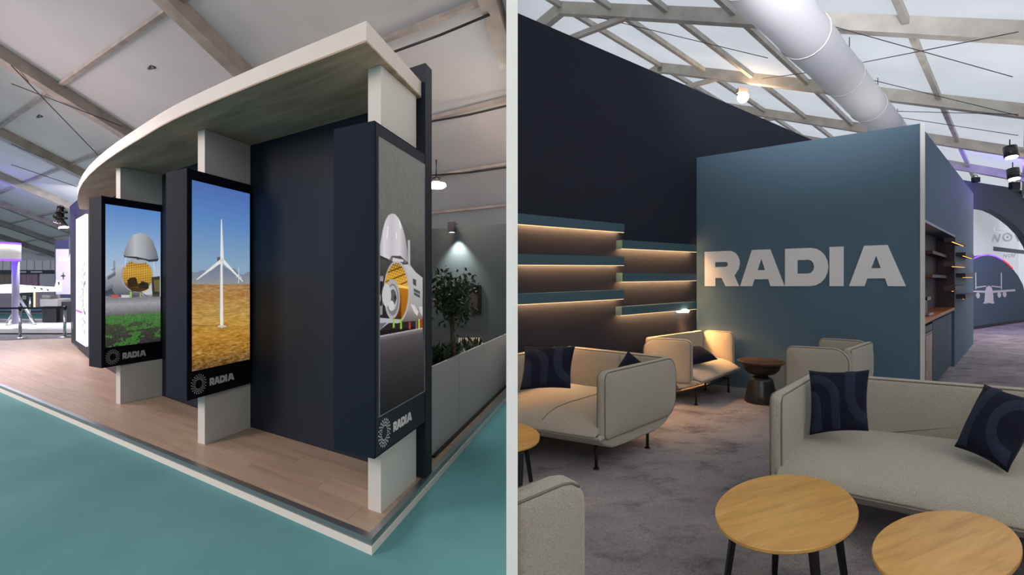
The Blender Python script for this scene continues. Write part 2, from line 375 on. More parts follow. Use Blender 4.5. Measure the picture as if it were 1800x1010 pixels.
wallmem('wall_eave', roofR(-26,12.5), roofR(40,12.5), lambda p: p.x-PX, ROOF_R); wallmem('wall_eave', roofR(-26,-16), roofR(40,-16), lambda p: p.x-PX, ROOF_R)
struct(panel('wall_gable', [drop(roofR(40,-16)), drop(roofR(40,12.5)), roofR(40,12.5), roofR(40,0), roofR(40,-16)], lambda p: p.x-PX, ROOF_R))
# air duct: a long white fabric hose
duct_dir = Vector(((1765-CX)/F, 1, -(452-CY)/F)).normalized(); duct_c = at(1478, 132, 9.0)
dp = [duct_c+duct_dir*t for t in np.arange(-6.5, 22, .6)]
rr = [.335+.008*math.sin(i*1.9) for i in range(len(dp))]
duct = thing('air_duct', 'long white fabric air duct hanging below the bright tent roof', 'air duct', dp[0])
tube('hose', dp, rr, membrane('white_duct_fabric', (244,244,247), .5), duct, 24)
for i in range(3, len(dp), 4):
    v, f = tube_vf([dp[i]-duct_dir*.012, dp[i]+duct_dir*.012], .352, 24); mesh('seam_ring', v, f, mat('duct_seam', (206,206,210), .7, .2), duct, smooth=True)
for i in range(2, len(dp), 5):
    tube('hanger', [dp[i]+Vector((0,0,.33)), dp[i]+Vector((0,0,.9))], .008, M_BLACK, duct, 5)

# ------------------------------------------------------------------ LEFT: booth platform
ZP = .085
k0 = G(653.6,975.6); kL = G(-140,627); kR = k0+(G(890,704.5)-k0).normalized()*20
tR = (-PX-.02-k0.x)/(kR.x-k0.x); kR = k0.lerp(kR, tR)
farL = G(-140,603,ZP); farR = G(150,601,ZP)
foot = [k0, kR, Vector((kR.x, 14.5, 0)), Vector((farR.x, farR.y+1.5, 0)), Vector((farL.x, farL.y, 0)), kL]
plat = thing('booth_platform', 'low wood-floored booth platform with white kerb on teal carpet', 'platform', (k0.x, k0.y, 0))
def inset_edges(d, z):
    "front corner and edge points moved inwards by d"
    n1 = Vector((-.42,.9,0)); a = (kL-k0).normalized(); b = (kR-k0).normalized()
    c = k0+(a+b)*d/ (abs(a.cross(b).z)); l = kL+Vector((a.y, -a.x, 0))*d*(1 if Vector((a.y,-a.x,0)).dot(b) > 0 else -1)
    r = kR+Vector((b.y,-b.x,0))*d*(1 if Vector((b.y,-b.x,0)).dot(a) > 0 else -1)
    r = c.lerp(r, (kR.x-c.x)/(r.x-c.x)) if abs(r.x-c.x) > 1e-6 else r
    return [V3(l, z), V3(c, z), V3(r, z)]
def strip(name, d0, d1, z0, z1, m):
    A, B = inset_edges(d0, z0), inset_edges(d1, z0)
    for i, nm in ((0, name), (1, name)):
        prism(nm, [A[i], A[i+1], B[i+1], B[i]], z0, z1, m, plat)
strip('kerb', 0, .05, 0, .048, mat('kerb_white', (224,220,212), .5, .3))
strip('edge_rail', .006, .055, .048, .09, M_ALU)
c3 = inset_edges(.06, 0)
deck = [c3[1], c3[2], Vector((kR.x,14.5,0)), Vector((farR.x, farR.y+1.5, 0)), farL, c3[0]]
prism('deck', deck, 0, ZP-.006, M_PLANK, plat)
def st(p): return ((p.x*.975-.222*p.y)/-.931, (-.827*p.y-.562*p.x)/-.931)
hull = [Vector((p.x, p.y, 0)) for p in (c3[1], c3[2], Vector((kR.x, 9, 0)), farL+Vector((0,1.5,0)), c3[0])]
npl = 0
for it in range(0, 46):
    t0 = -2.2+it*.2; off = (it*.53) % 1.4
    for js in range(-6, 16):
        s0 = js*1.4+off
        q = [A2*s+B2*t for s, t in ((s0+.0015,t0+.0015),(s0+1.3985,t0+.0015),(s0+1.3985,t0+.1985),(s0+.0015,t0+.1985))]
        for i in range(len(hull)):
            a, b = hull[i], hull[(i+1) % len(hull)]; nrm = Vector((-(b-a).y, (b-a).x, 0))
            if q: q = clip_poly(q, lambda p: (p-a).dot(nrm))
        if len(q) < 3: continue
        cen = sum(q, Vector())/len(q)
        if cen.y > 9.5 or cen.y < 1 or abs(cen.x/cen.y) > 1.15: continue
        w_l = st(cen)
        if w_l[1] > 3.55 and cen.x > -5.4 and cen.x < -1.0: continue      # under and behind the booth's back wall
        prism('plank', q, ZP-.006, ZP, M_PLANK, plat); npl += 1
print('planks', npl)

# ------------------------------------------------------------------ booth back wall and its curved end
wp = [(747.8,841.8),(440,750),(288.5,696.5),(203,656.5),(180,643),(156,629.6),(140,615),(125.3,601)]
wf = [G(x, y, ZP) for x, y in wp]
wt = [3.28,3.28,3.28,3.30,3.34,3.40,3.45,3.50]
top_shift = [0,0,0,0,0,-.01,-.05,-.10]
bk = [p+B2*.13 for p in wf]
v = wf+bk+[V3(p+A2*abs(top_shift[i])*1.2, wt[i]) for i, p in enumerate(wf)]+[V3(p+A2*abs(top_shift[i])*1.2, wt[i]) for i, p in enumerate(bk)]
n = len(wf); f = []
for i in range(n-1):
    f += [(i,i+1,2*n+i+1,2*n+i), (n+i,3*n+i,3*n+i+1,n+i+1), (2*n+i,2*n+i+1,3*n+i+1,3*n+i), (i,n+i,n+i+1,i+1)]
f += [(0,2*n,3*n,n), (n-1,2*n-1,4*n-1,3*n-1)]
struct(mesh('wall_booth', v, f, M_NAVY))
# pale facets printed on the curved end
def facet(q, i0):
    pts = [onplane(x, y, wf[i0], wf[i0+1])-B2*.004-A2*.0 for x, y in q]
    n = len(pts); return mesh('wall_facet', pts+[p+B2*.003 for p in pts], [tuple(range(n)), tuple(range(2*n-1,n-1,-1))]+[(i,(i+1)%n,n+(i+1)%n,n+i) for i in range(n)], mat('facet_grey_blue', (92,104,120), .6, .3))
decor = thing('wall_facets', 'pale grey-blue facet shapes on the curved navy wall end', 'wall decoration', wf[6])
for q, i0 in (([(121,425),(123,412),(125,440),(121.5,452)],6), ([(126,520),(134,500),(135,520),(128,532)],6), ([(125.8,560),(128.8,555),(129,575),(126.2,580)],6), ([(128.5,602),(138,610),(138,616),(129,608)],6)):
    o = facet(q, i0); o.name = 'facet'; o.parent = decor; o.location = Vector(o.location)-Vector(decor.location)
# white lightbox on the curved end
lb0, lb1 = onplane(156.3,608.5,wf[5],wf[6]), onplane(138.8,597.7,wf[5],wf[6])
lbn = Vector((-(wf[5]-wf[6]).y, (wf[5]-wf[6]).x, 0)).normalized()
if lbn.y > 0: lbn = -lbn
lbx = thing('lightbox_sign', 'tall glowing white lightbox on the curved navy wall end', 'lightbox', (lb0.x, lb0.y, lb0.z))
zt0, zt1 = onplane(156.3,376.2,wf[5],wf[6]).z, onplane(138,386.3,wf[5],wf[6]).z
q = [V3(lb0), V3(lb1), V3(lb1, zt1), V3(lb0, zt0)]
mesh('glowing_face', [p+lbn*.012 for p in q]+[p+lbn*.05 for p in q], [(0,1,2,3),(4,5,6,7),(0,1,5,4),(1,2,6,5),(2,3,7,6),(3,0,4,7)], emitter('lightbox_white', (255,244,250), 1.9), lbx)
ex = (lb1-lb0); ex.z = 0; m0 = V3(lb0+lbn*.052, lb0.z+.62); mesh('magenta_line', *slab_vf(m0, ex, Vector((0,0,1)), lbn, [([(.35,0),(.95,0),(.95,.045),(.35,.045)],[])], .002), emitter('magenta_print', (226,130,226), 1.0), lbx)
dots = []
for k in range(26):
    for j, rr_ in enumerate((.16, .26, .36)):
        a = 2*math.pi*(k+.5*(j % 2))/26; cxx, czz = .05+rr_*math.cos(a)*1.0, rr_*math.sin(a)
        if 0.02 < cxx < .9: dots.append(([(cxx-.02,czz-.02),(cxx+.02,czz-.02),(cxx+.02,czz+.02),(cxx-.02,czz+.02)],[]))
mesh('sun_emblem', *slab_vf(V3(lb0+lbn*.052, (lb0.z+zt0)/2-.35), ex, Vector((0,0,1.9)), lbn, dots, .002), mat('emblem_dark', (90,84,96), .6), lbx)

# ------------------------------------------------------------------ canopy
ZC = 3.018; TC = .125
front = [(643.7,73.5),(590,94),(550,110),(500,128.5),(450,148),(400,168.5),(360,186),(327,200),(300,212.5),(280,223),(260.5,236),(242.6,246.7),(224.8,256.5),(205,269),(188,280.5),(171.3,294),(153.5,308),(142.8,321.6),(136.8,336),(134.8,346.6),(135.8,356),(137.4,361),(139.6,367)]
for _ in range(2):
    front = [front[0]]+[((front[i-1][0]+2*front[i][0]+front[i+1][0])/4, (front[i-1][1]+2*front[i][1]+front[i+1][1])/4) for i in range(1, len(front)-1)]+[front[-1]]
fc = [G(x, y, ZC) for x, y in front]
rightend = G(745,176.5,ZC)
wfr = [Vector((p.x, p.y, ZC))-B2*.006 for p in wf]
back = [wfr[5], wfr[4], wfr[3], wfr[2], wfr[1], wfr[0]]
rightend = Vector((-.690, 0, ZC)); e0 = fc[0]; e1 = G(745,176.5,ZC); dd = (e1-e0).normalized()
# stop the end where it meets the back wall
a_, b_ = wfr[0], wfr[1]; den = (b_-a_).cross(dd).z; k_ = (e0-a_).cross(dd).z/den; re = a_+(b_-a_)*k_
back = back[:-1]+[re]
outline = fc+back
canopy = thing('canopy', 'curved white canopy roof with grey wood soffit over the screen columns', 'canopy', fc[0])
nO = len(outline); tri = tessellate_polygon([[Vector((p.x,p.y,0)) for p in outline]])
mesh('soffit', outline+[p+Vector((0,0,.012)) for p in outline], [tuple(t) for t in tri]+[tuple(nO+i for i in t) for t in tri]+[(i,(i+1)%nO,nO+(i+1)%nO,nO+i) for i in range(nO)], M_SOFFIT, canopy)
up = [p+Vector((0,0,.012)) for p in outline]; tp = [V3(p, ZC+TC) for p in outline]
mesh('fascia', up+tp, [tuple(t) for t in tri]+[tuple(nO+i for i in t) for t in tri]+[(i,(i+1)%nO,nO+(i+1)%nO,nO+i) for i in range(nO)], M_FASCIA, canopy)

# ------------------------------------------------------------------ screen columns
def poly_mask(px, py, poly):
    ins = np.zeros(px.shape, bool); n = len(poly)
    for i in range(n):
        (x1, y1), (x2, y2) = poly[i], poly[(i+1) % n]
        c = ((y1 > py) != (y2 > py))
        with np.errstate(divide='ignore', invalid='ignore'): xi = (x2-x1)*(py-y1)/((y2-y1) if y2 != y1 else 1e-9)+x1
        ins ^= (c & (px < xi))
    return ins
class Paint:
    def __init__(s, px, py): s.px, s.py = px, py; s.c = np.zeros(px.shape+(3,)); s.rng = np.random.default_rng(3)
    def put(s, mask, col, a=1.0): s.c[mask] = s.c[mask]*(1-a)+np.array(col, float)*a
    def grad(s, mask, val, stops):
        xs = [q[0] for q in stops]
        for k in range(3): s.c[..., k] = np.where(mask, np.interp(val, xs, [q[1][k] for q in stops]), s.c[..., k])
    def poly(s, pts, col, a=1.0): s.put(poly_mask(s.px, s.py, pts), col, a)
    def ell(s, cx, cy, rx, ry): return ((s.px-cx)/rx)**2+((s.py-cy)/ry)**2 < 1
    def line(s, p, q, w0, w1=None, col=(255,255,255)):
        w1 = w0 if w1 is None else w1; dx, dy = q[0]-p[0], q[1]-p[1]; L2 = dx*dx+dy*dy
        t = np.clip(((s.px-p[0])*dx+(s.py-p[1])*dy)/L2, 0, 1); d = np.hypot(s.px-p[0]-t*dx, s.py-p[1]-t*dy)
        s.put(d < (w0+(w1-w0)*t)/2, col)
    def noise(s, mask, amp, sx=1, sy=1, seed=0):
        r = np.random.default_rng(seed); h, w = s.px.shape; g = r.random((max(2, h//sy)+2, max(2, w//sx)+2))
        yy, xx = np.linspace(0, g.shape[0]-1.001, h), np.linspace(0, g.shape[1]-1.001, w)
        y0, x0 = yy.astype(int), xx.astype(int); fy, fx = (yy-y0)[:, None], (xx-x0)[None]
        v = (g[y0][:, x0]*(1-fy)+g[y0+1][:, x0]*fy)*(1-fx)+(g[y0][:, x0+1]*(1-fy)+g[y0+1][:, x0+1]*fy)*fx
        s.c[mask] += ((v-.5)*amp)[mask][:, None]

def paint_plane(P, u, v):        # cargo aeroplane with its nose lifted open
    px, py = P.px, P.py; al = np.ones(px.shape, bool)
    P.grad(al, v, [(0,(96,142,208)),(.3,(150,184,222)),(.55,(196,206,222)),(1,(200,205,215))])
    # fuselage
    P.grad(poly_mask(px, py, [(183,489),(194,480),(214,465),(240,460),(250,520),(232,524),(214,522),(183,516)]), py, [(460,(206,208,214)),(480,(176,178,186)),(500,(146,148,158)),(524,(86,88,98))])
    P.poly([(199,458),(202.5,457),(202.5,478),(199,479)], (150,152,160))
    P.poly([(189,486),(203,477.5),(203,484),(189,492)], (84,88,104), .75); P.poly([(196,474),(203,470),(203,471.5),(196,475.5)], (100,104,118))
    P.poly([(184,508),(197,499),(206,514),(196,522),(184,520)], (118,122,134)); P.poly([(184,512),(196,506),(202,517),(184,520)], (74,76,88))
    m = P.ell(241,484,28.5,29.5); P.put(m, (166,168,176))
    m = P.ell(241.5,484.5,26,27.5); P.grad(m, py, [(457,(120,84,20)),(475,(196,146,48)),(495,(150,104,34)),(512,(70,50,26))])
    m2 = P.ell(241.5,484.5,26,27.5) & (((px-241) % 4.0 < 1.2) | ((py+.12*px) % 4.2 < 1.2)) & (py < 498); P.put(m2, (230,188,88), .75)
    P.poly([(224,492),(229,488),(238,487),(241,493),(243,503),(225,505)], (58,48,30)); P.poly([(243,500),(250,494),(260,497),(262,508),(246,512)], (50,46,36)); P.poly([(226,504),(258,507),(252,513),(232,512)], (74,58,34)); P.noise(P.ell(242,500,17,11), 70, 2, 2, 5)
    m = P.ell(253,486,16,26) & ~P.ell(247,484.5,24,27) ; P.put(m, (226,190,96))
    P.poly([(230,452),(256,454),(254,463),(234,462)], (176,178,186)); P.poly([(240,445),(252,446),(250,456),(240,456)], (90,90,96))
    dome = [(217,449),(220,437),(226,422),(235,412),(246,409),(258,412),(268,422),(275,440),(279,455),(277,458),(262,457),(240,452),(222,451)]
    mk = poly_mask(px, py, dome); P.grad(mk, px, [(217,(140,142,150)),(238,(196,198,204)),(255,(168,170,178)),(279,(110,112,122))])
    P.poly([(217,448),(222,450),(240,451),(262,456),(279,454.5),(277,459),(262,460),(255,457),(238,454),(219,452)], (58,60,68))
    P.line((221,452),(220,470),1.2,1.2,(224,224,228)); P.line((270,460),(272,474),1.2,1.2,(224,224,228)); P.line((268,480),(276,474),1.0,1.0,(200,200,206))
    P.poly([(266,487),(281,485),(281,524),(268,522)], (64,62,50)); P.poly([(270,492),(281,491),(281,512),(272,512)], (112,104,66))
    P.poly([(246,512),(268,512),(266,524),(262,525)], (206,206,212)); P.line((247,512),(264,525),1.2,1.2,(90,90,96))
    P.poly([(184,516),(281,518),(281,525),(184,524)], (92,94,98), .55)
    P.poly([(196,518),(208,518),(208,523),(196,523)], (206,92,84)); P.poly([(213,518),(228,518),(228,524),(213,524)], (214,214,218))
    P.line((230,514),(230,525),3,3,(168,214,90)); P.line((247,515),(247,525),2.6,2.6,(180,170,90))
    g = v > .655; P.grad(g, v, [(.655,(128,130,136)),(.70,(168,166,172)),(.745,(138,138,142)),(.78,(104,104,104)),(.84,(70,80,60)),(1,(56,52,50))]); P.noise(g, 34, 7, 2, 1)
    def nzf(sx, sy, seed):
        r = np.random.default_rng(seed); g_ = r.random((sy+2, sx+2)); yy, xx = np.clip(v,0,1)*sy, np.clip(u,0,1)*sx; y0, x0 = yy.astype(int), xx.astype(int); fy, fx = yy-y0, xx-x0
        return (g_[y0,x0]*(1-fy)+g_[y0+1,x0]*fy)*(1-fx)+(g_[y0,x0+1]*(1-fy)+g_[y0+1,x0+1]*fy)*fx
    fld = .5*nzf(4,26,1)+.32*nzf(12,60,2)+.18*nzf(40,160,3)
    den = np.interp(v, [.76,.785,.84,.875,.90,.93,.97,1], [.0,.66,.62,.50,.36,.50,.46,.40])
    mm = g & (fld < den); P.put(mm, (72,132,58), .75); P.noise(mm, 80, 3, 2, 2)
    P.noise(v > .80, 56, 3, 2, 9)
def paint_turbine(P, u, v):
    px, py = P.px, P.py; al = np.ones(px.shape, bool)
    P.grad(al, v, [(0,(84,118,190)),(.2,(100,146,206)),(.44,(146,178,206)),(1,(150,180,200))])
    hz = .545
    ridge = .472+.012*np.sin(u*9)+.008*np.sin(u*23+1)-.02*np.exp(-((u-.45)/.25)**2)
    P.grad((v > ridge), v, [(.44,(122,134,158)),(.5,(138,146,164)),(hz,(160,158,158))]); P.noise((v > ridge) & (v < hz), 20, 4, 3, 4)
    g = v > hz; P.grad(g, v, [(hz,(168,136,92)),(.60,(182,132,76)),(.68,(192,152,84)),(.76,(200,156,76)),(.84,(190,136,56)),(.92,(170,122,52)),(1,(108,80,44))])
    P.noise(g, 34, 60, 6, 6); P.noise(g, 40, 22, 5, 16); P.noise(g & (v >= .76), 30, 30, 14, 8); P.noise(v > .88, 56, 14, 6, 11)
    P.line((335,571),(388,573),1.4,1.4,(150,104,60)); 
    W_ = (244,244,242)
    P.line((389.8,573),(389.4,455),5.4,3.6,W_); P.line((386.5,560),(386.8,470),1.0,.8,(176,178,186))
    P.poly([(383,572),(397,571.5),(398,574.5),(382,575)], (214,206,200))
    P.poly([(381.5,452),(389,450.5),(389.5,459),(382,459)], (110,96,96))
    P.line((390.3,456),(389.2,386),6.2,1.6,W_); P.line((389,458),(346,491),6.0,1.6,W_); P.line((391,457),(426.5,494),6.0,1.6,W_)
    P.put(P.ell(390,457,3.4,3.4), (226,226,228))
    P.line((419.5,497),(419.5,470),1.2,.9,(236,236,236)); P.line((419.5,482),(415,488),1.1,.8,(236,236,236)); P.line((419.5,482),(425,489),1.1,.8,(236,236,236))
def paint_nose(P, u, v):
    px, py = P.px, P.py; al = np.ones(px.shape, bool)
    P.grad(al, v, [(0,(120,120,116)),(.25,(112,112,108)),(.42,(84,84,82)),(.53,(56,54,54)),(1,(40,40,42))]); P.noise(al & (v < .5), 8, 12, 30, 3)
    Z = lambda L: [(640+a/3.743, 350+b/3.743) for a, b in L]
    P.poly(Z([(90,505),(385,505),(385,900),(90,900)]), (46,42,44))
    P.poly(Z([(90,505),(128,505),(120,760),(90,760)]), (150,148,150)); P.poly(Z([(100,540),(126,540),(118,700),(100,700)]), (40,38,42)); P.put(P.ell(640+94/3.743,350+650/3.743,4,11), (196,192,192))
    # fuselage tube
    body = Z([(255,430),(300,428),(340,480),(385,515),(385,790),(340,800),(250,805)])
    P.grad(poly_mask(px, py, body), py, [(460,(206,204,204)),(500,(190,186,186)),(540,(168,164,164)),(562,(120,110,108))])
    m = P.ell(640+215/3.743,350+610/3.743,23,55); P.put(m & (px < 640+300/3.743), (184,182,184))
    m = P.ell(640+212/3.743,350+612/3.743,20.8,51.5); P.grad(m, py, [(461,(96,58,14)),(480,(190,126,30)),(500,(214,150,44)),(520,(150,90,22)),(560,(84,48,18))])
    lat = m & (((px*1.1+py*.5) % 4.4 < 1.4) | ((py-px*.35) % 5.0 < 1.3)) & (py < 505); P.put(lat, (246,206,96), .75); P.put(m & ((py+px*.4) % 15 < 2.4) & (py < 500), (70,40,12), .7)
    P.put(m & (py > 505) & (px > 640+245/3.743), (196,120,30), .7)
    P.poly(Z([(225,560),(292,575),(292,590),(225,580)]), (255,214,110))
    # engine on its stand
    P.put(P.ell(640+185/3.743,350+655/3.743,13.5,35), (178,176,178)); P.put(P.ell(640+188/3.743,350+660/3.743,10.5,28), (130,128,132)); P.put(P.ell(640+187/3.743,350+650/3.743,8.5,22), (186,186,190)); P.put(P.ell(640+190/3.743,350+645/3.743,6,14), (96,92,96))
    P.put(P.ell(640+148/3.743,350+632/3.743,8,20), (206,204,204)); P.put(P.ell(640+205/3.743,350+648/3.743,2.5,5), (60,56,60)); P.put(P.ell(640+180/3.743,350+700/3.743,5,9), (212,212,214))
    # open nose
    nose = Z([(100,368),(105,300),(122,205),(140,140),(160,105),(182,94),(205,98),(228,125),(250,175),(270,245),(284,330),(290,405),(282,413),(240,372),(180,372),(165,400)])
    mk = poly_mask(px, py, nose); P.grad(mk, px, [(666,(176,170,180)),(675,(226,222,228)),(688,(206,200,206)),(702,(222,218,222)),(717,(160,152,160))])
    P.line(*Z([(158,180),(150,260)]), 1.6, 1.6, (252,250,252)); P.line(*Z([(232,140),(240,190)]), 1.8, 1.8, (255,253,255)); P.line(*Z([(212,220),(214,260)]), 1.4, 1.4, (255,253,255))
    P.poly(Z([(100,366),(165,396),(160,408),(104,386)]), (66,60,64)); P.poly(Z([(178,378),(280,408),(276,420),(200,404),(170,404)]), (120,114,118)); P.poly(Z([(190,384),(262,398),(255,412),(185,408)]), (214,210,214))
    P.poly(Z([(287,270),(302,268),(304,440),(290,440)]), (190,186,188))
    # markings, chocks, trailer
    P.poly(Z([(320,520),(342,530),(342,572),(322,560)]), (74,84,84)); P.poly(Z([(326,585),(368,606),(368,650),(328,628)]), (78,92,92)); P.line(*Z([(326,607),(368,628)]), 1.0, 1.0, (190,190,190))
    P.poly(Z([(305,690),(330,695),(358,740),(350,768),(330,745)]), (216,212,210)); P.poly(Z([(360,706),(385,706),(385,770),(368,745)]), (206,202,200))
    P.poly(Z([(90,778),(240,790),(240,806),(160,815),(92,870)]), (186,184,186)); P.poly(Z([(100,815),(150,810),(108,858)]), (110,108,112))
    P.poly(Z([(90,868),(385,830),(385,845),(90,900)]), (36,30,32))
    for x0, c_ in ((195,(150,200,60)),(243,(150,190,60)),(362,(170,200,60)),(300,(190,60,60)),(345,(120,100,96)),(378,(180,60,50))): P.line(*Z([(x0,792 if x0 != 300 else 812),(x0,848)]), 3.0, 3.4, c_)
    P.line(*Z([(195,848),(195,886)]), 2.4, 2.4, (30,26,30)); P.line(*Z([(208,845),(208,872)]), 2.6, 2.6, (34,34,38))
    flo = [Z([(90,900)])[0], Z([(385,845)])[0], (760,760), (650,760)]
    mk = poly_mask(px, py, flo); d = py-(350+900/3.743-(px-664)*.186)
    P.grad(mk, d, [(0,(214,208,212)),(3,(124,118,122)),(10,(88,84,88)),(40,(66,62,66)),(90,(46,46,48)),(130,(34,36,38))]); P.noise(mk, 8, 14, 2, 12)

def column(label, Pc, Pl, Pr, zb, ztp, scr, fin, painter, strength, res, emb, txt, bez):
    """one screen column: housing (hollow in plan sense, corner Pc, left Pl, right Pr), screen, emblem, word, fin above and below"""
    base = Vector((Pc.x, Pc.y, ZP)); t = thing('screen_column', label, 'display column', base, 'screen columns of the booth')
    Pq = Pl+(Pr-Pc)
    prism('housing', [Pc, Pr, Pq, Pl], zb, ztp, M_NAVYL, t)
    ed = (Pr-Pc); ed.z = 0; el = (Pl-Pc); el.z = 0
    nrm = Vector((ed.y, -ed.x, 0)).normalized()
    if nrm.dot(Vector((-Pc.x, -Pc.y, 0))) < 0: nrm = -nrm
    # dark front sheet
    fo = [(0.012,.006),(.992,.006),(.992,.994),(.012,.994)]
    mesh('front_sheet', *slab_vf(V3(Pc, zb), ed, Vector((0,0,ztp-zb)), nrm, [(fo, [])], .006), M_BEZEL if bez else M_NAVY, t)
    def uv(x, y):
        p = onplane(x, y, Pc, Pr); u = (Vector((p.x,p.y,0))-Vector((Pc.x,Pc.y,0))).dot(ed)/ed.dot(ed); return u, p.z
    # screen: average the four measured corners to an upright rectangle
    c = [uv(*p) for p in scr]; u0 = (c[0][0]+c[3][0])/2; u1 = (c[1][0]+c[2][0])/2; z1 = (c[0][1]+c[1][1])/2; z0 = (c[2][1]+c[3][1])/2
    w, h = res; SS = 3; uu = (np.arange((w+1)*SS)-(SS-1)/2)/SS/w; vv = (np.arange((h+1)*SS)-(SS-1)/2)/SS/h; U, Vv = np.meshgrid(np.clip(uu,0,1), np.clip(vv,0,1))
    X = Pc.x+ed.x*(u0+(u1-u0)*U)+nrm.x*.011; Y = Pc.y+ed.y*(u0+(u1-u0)*U)+nrm.y*.011; Zz = z1+(z0-z1)*Vv
    P = Paint(CX+F*X/Y, CY+F*(EYE-Zz)/Y); painter(P, U, Vv)
    box_ = lambda a: a.reshape(h+1, SS, w+1, SS, -1).mean(axis=(1,3))
    X, Y, Zz = box_(X)[...,0], box_(Y)[...,0], box_(Zz)[...,0]
    col = box_(np.clip(P.c, 0, 255)/255); lin = np.where(col <= .04045, col/12.92, ((col+.055)/1.055)**2.4)
    vts = list(zip(X.ravel()-base.x, Y.ravel()-base.y, Zz.ravel()-base.z)); W1 = w+1
    fcs = [(j*W1+i, (j+1)*W1+i, (j+1)*W1+i+1, j*W1+i+1) for j in range(h) for i in range(w)]
    me = bpy.data.meshes.new('screen'); me.from_pydata(vts, [], fcs); me.update()
    at_ = me.color_attributes.new('picture', 'FLOAT_COLOR', 'POINT'); at_.data.foreach_set('color', np.concatenate([lin.reshape(-1,3), np.ones((lin.shape[0]*lin.shape[1],1))], 1).astype(np.float32).ravel())
    me.materials.append(screen_mat('screen_picture', strength)); o = bpy.data.objects.new('screen', me); COL.objects.link(o); o.parent = t; o['label'] = 'lit portrait screen'
    # slim frame round the screen
    g = .006/ed.length; fr = [(u0-g,0),(u1+g,0),(u1+g,1),(u0-g,1)]; zs = Vector((0,0,z1-z0))
    mesh('screen_frame', *slab_vf(V3(Pc, z0)+nrm*.006, ed, zs, nrm, [([(u0-2*g,-.004),(u1+2*g,-.004),(u1+2*g,1.004),(u0-2*g,1.004)], [[(u0,0),(u1,0),(u1,1),(u0,1)]])], .007), M_BLACK if bez else M_ALU, t)
    # sun emblem of little dashes
    ue, ze = uv(*emb[:2]); R = abs(uv(emb[0]+emb[2], emb[1])[0]-ue)*ed.length; R2 = emb[3]/F*onplane(*emb[:2], Pc, Pr).y
    pol = []
    for k in range(20):
        for j, (ra, rb, wd) in enumerate(((.46,.58,.026),(.64,.78,.032),(.84,1.0,.036))):
            a = 2*math.pi*(k+.5*(j % 2))/20; ca, sa = math.cos(a), math.sin(a)
            pol.append(([(R*(ca*r_-sa*s_*wd)/ed.length+ue, R2*(sa*r_+ca*s_*wd)) for r_, s_ in ((ra,-1),(rb,-1),(rb,1),(ra,1))], []))
    mesh('sun_emblem', *slab_vf(V3(Pc, ze)+nrm*.007, ed, Vector((0,0,1)), nrm, pol, .002), M_LOGO, t)
    (ta, tb, tc, td) = [uv(*p) for p in txt]; wz = ((ta[1]-td[1])+(tb[1]-tc[1]))/2; zz0 = (td[1]+tc[1])/2
    mesh('lettering', *slab_vf(V3(Pc, zz0)+nrm*.007, ed, Vector((0,0,1)), nrm, [([(ta[0]+p[0], p[1]) for p in o_], [[(ta[0]+p[0], p[1]) for p in hh] for hh in hs]) for o_, hs in word_polys(tb[0]-ta[0], wz)], .002), M_LOGO, t)
    f0, f1, f2 = fin
    fq = [f0, f1, f1+(f2-f0), f2]
    prism('lower_fin', fq, ZP+.001, zb-.001, M_WHITE, t); prism('upper_fin', fq, ztp+.001, ZC-.002, M_WHITE, t)
    return t
HB = 2.05
def dz(x, yt, yb):
    d = F*HB/(yb-yt); return at(x, yb, d)
b3c, b3l, b3r = dz(658.3,211.7,806.5), dz(586.8,227.3,789.6), dz(746.0,273.5,746)
b2c, b2l, b2r = dz(328.3,295,704.4), dz(291.8,303,695.4), dz(441,328,676)
b1c, b1l, b1r = dz(178.2,343.6,647), dz(156.6,348,643.8), dz(285.2,363.8,633)
def finpts(a, b, c):
    return G(*a, ZP), G(*b, ZP), G(*c, ZP)
print('boxes', b3c, b3l, b3r, b2c, b2r, b1c, b1r)
f3 = finpts((669.6,902.2),(731.5,843.5),(647,894.3)); f2_ = finpts((360,781.4),(440.2,751.0),(347.8,777.8)); f1_ = finpts((211.5,710),(287.6,694.4),(204,708.6))
column('display column whose screen shows a wind turbine on a golden plain', b2c, b2l, b2r, b2c.z, b2c.z+HB,
       [(335.5,313.7),(438,342.5),(437,632),(335,651.7)], f2_, paint_turbine, .82, (160,480), (348.2,674.7,13.5,17.5), [(367.4,663),(410.6,655.5),(410.6,667.5),(367.4,676.5)], True)
column('display column whose screen shows a grey aeroplane on a grassy airfield, its nose open', b1c, b1l, b1r, b1c.z, b1c.z+HB,
       [(183.9,357),(281.2,373.2),(281.2,601),(183.9,608.8)], f1_, paint_plane, .85, (160,400), (197.4,627,12.5,13.5), [(214.6,618.5),(256,615.5),(256,625.5),(214.6,629.8)], True)
column('display column at the platform corner, its screen showing a white aeroplane nose by night', b3c, b3l, b3r, b3c.z, b3c.z+HB,
       [(664.7,240.8),(743.4,292),(743,689),(664.4,727.6)], f3, paint_nose, .85, (130,600), (673.9,759.8,10.5,25), [(689.5,740),(722,724),(722,737.5),(689.5,758.5)], False)

# ------------------------------------------------------------------ LEFT: planter, plants, far wall, lamps
pb0, pb1 = G(758.6,804.4,ZP), G(889.7,677.6,ZP)
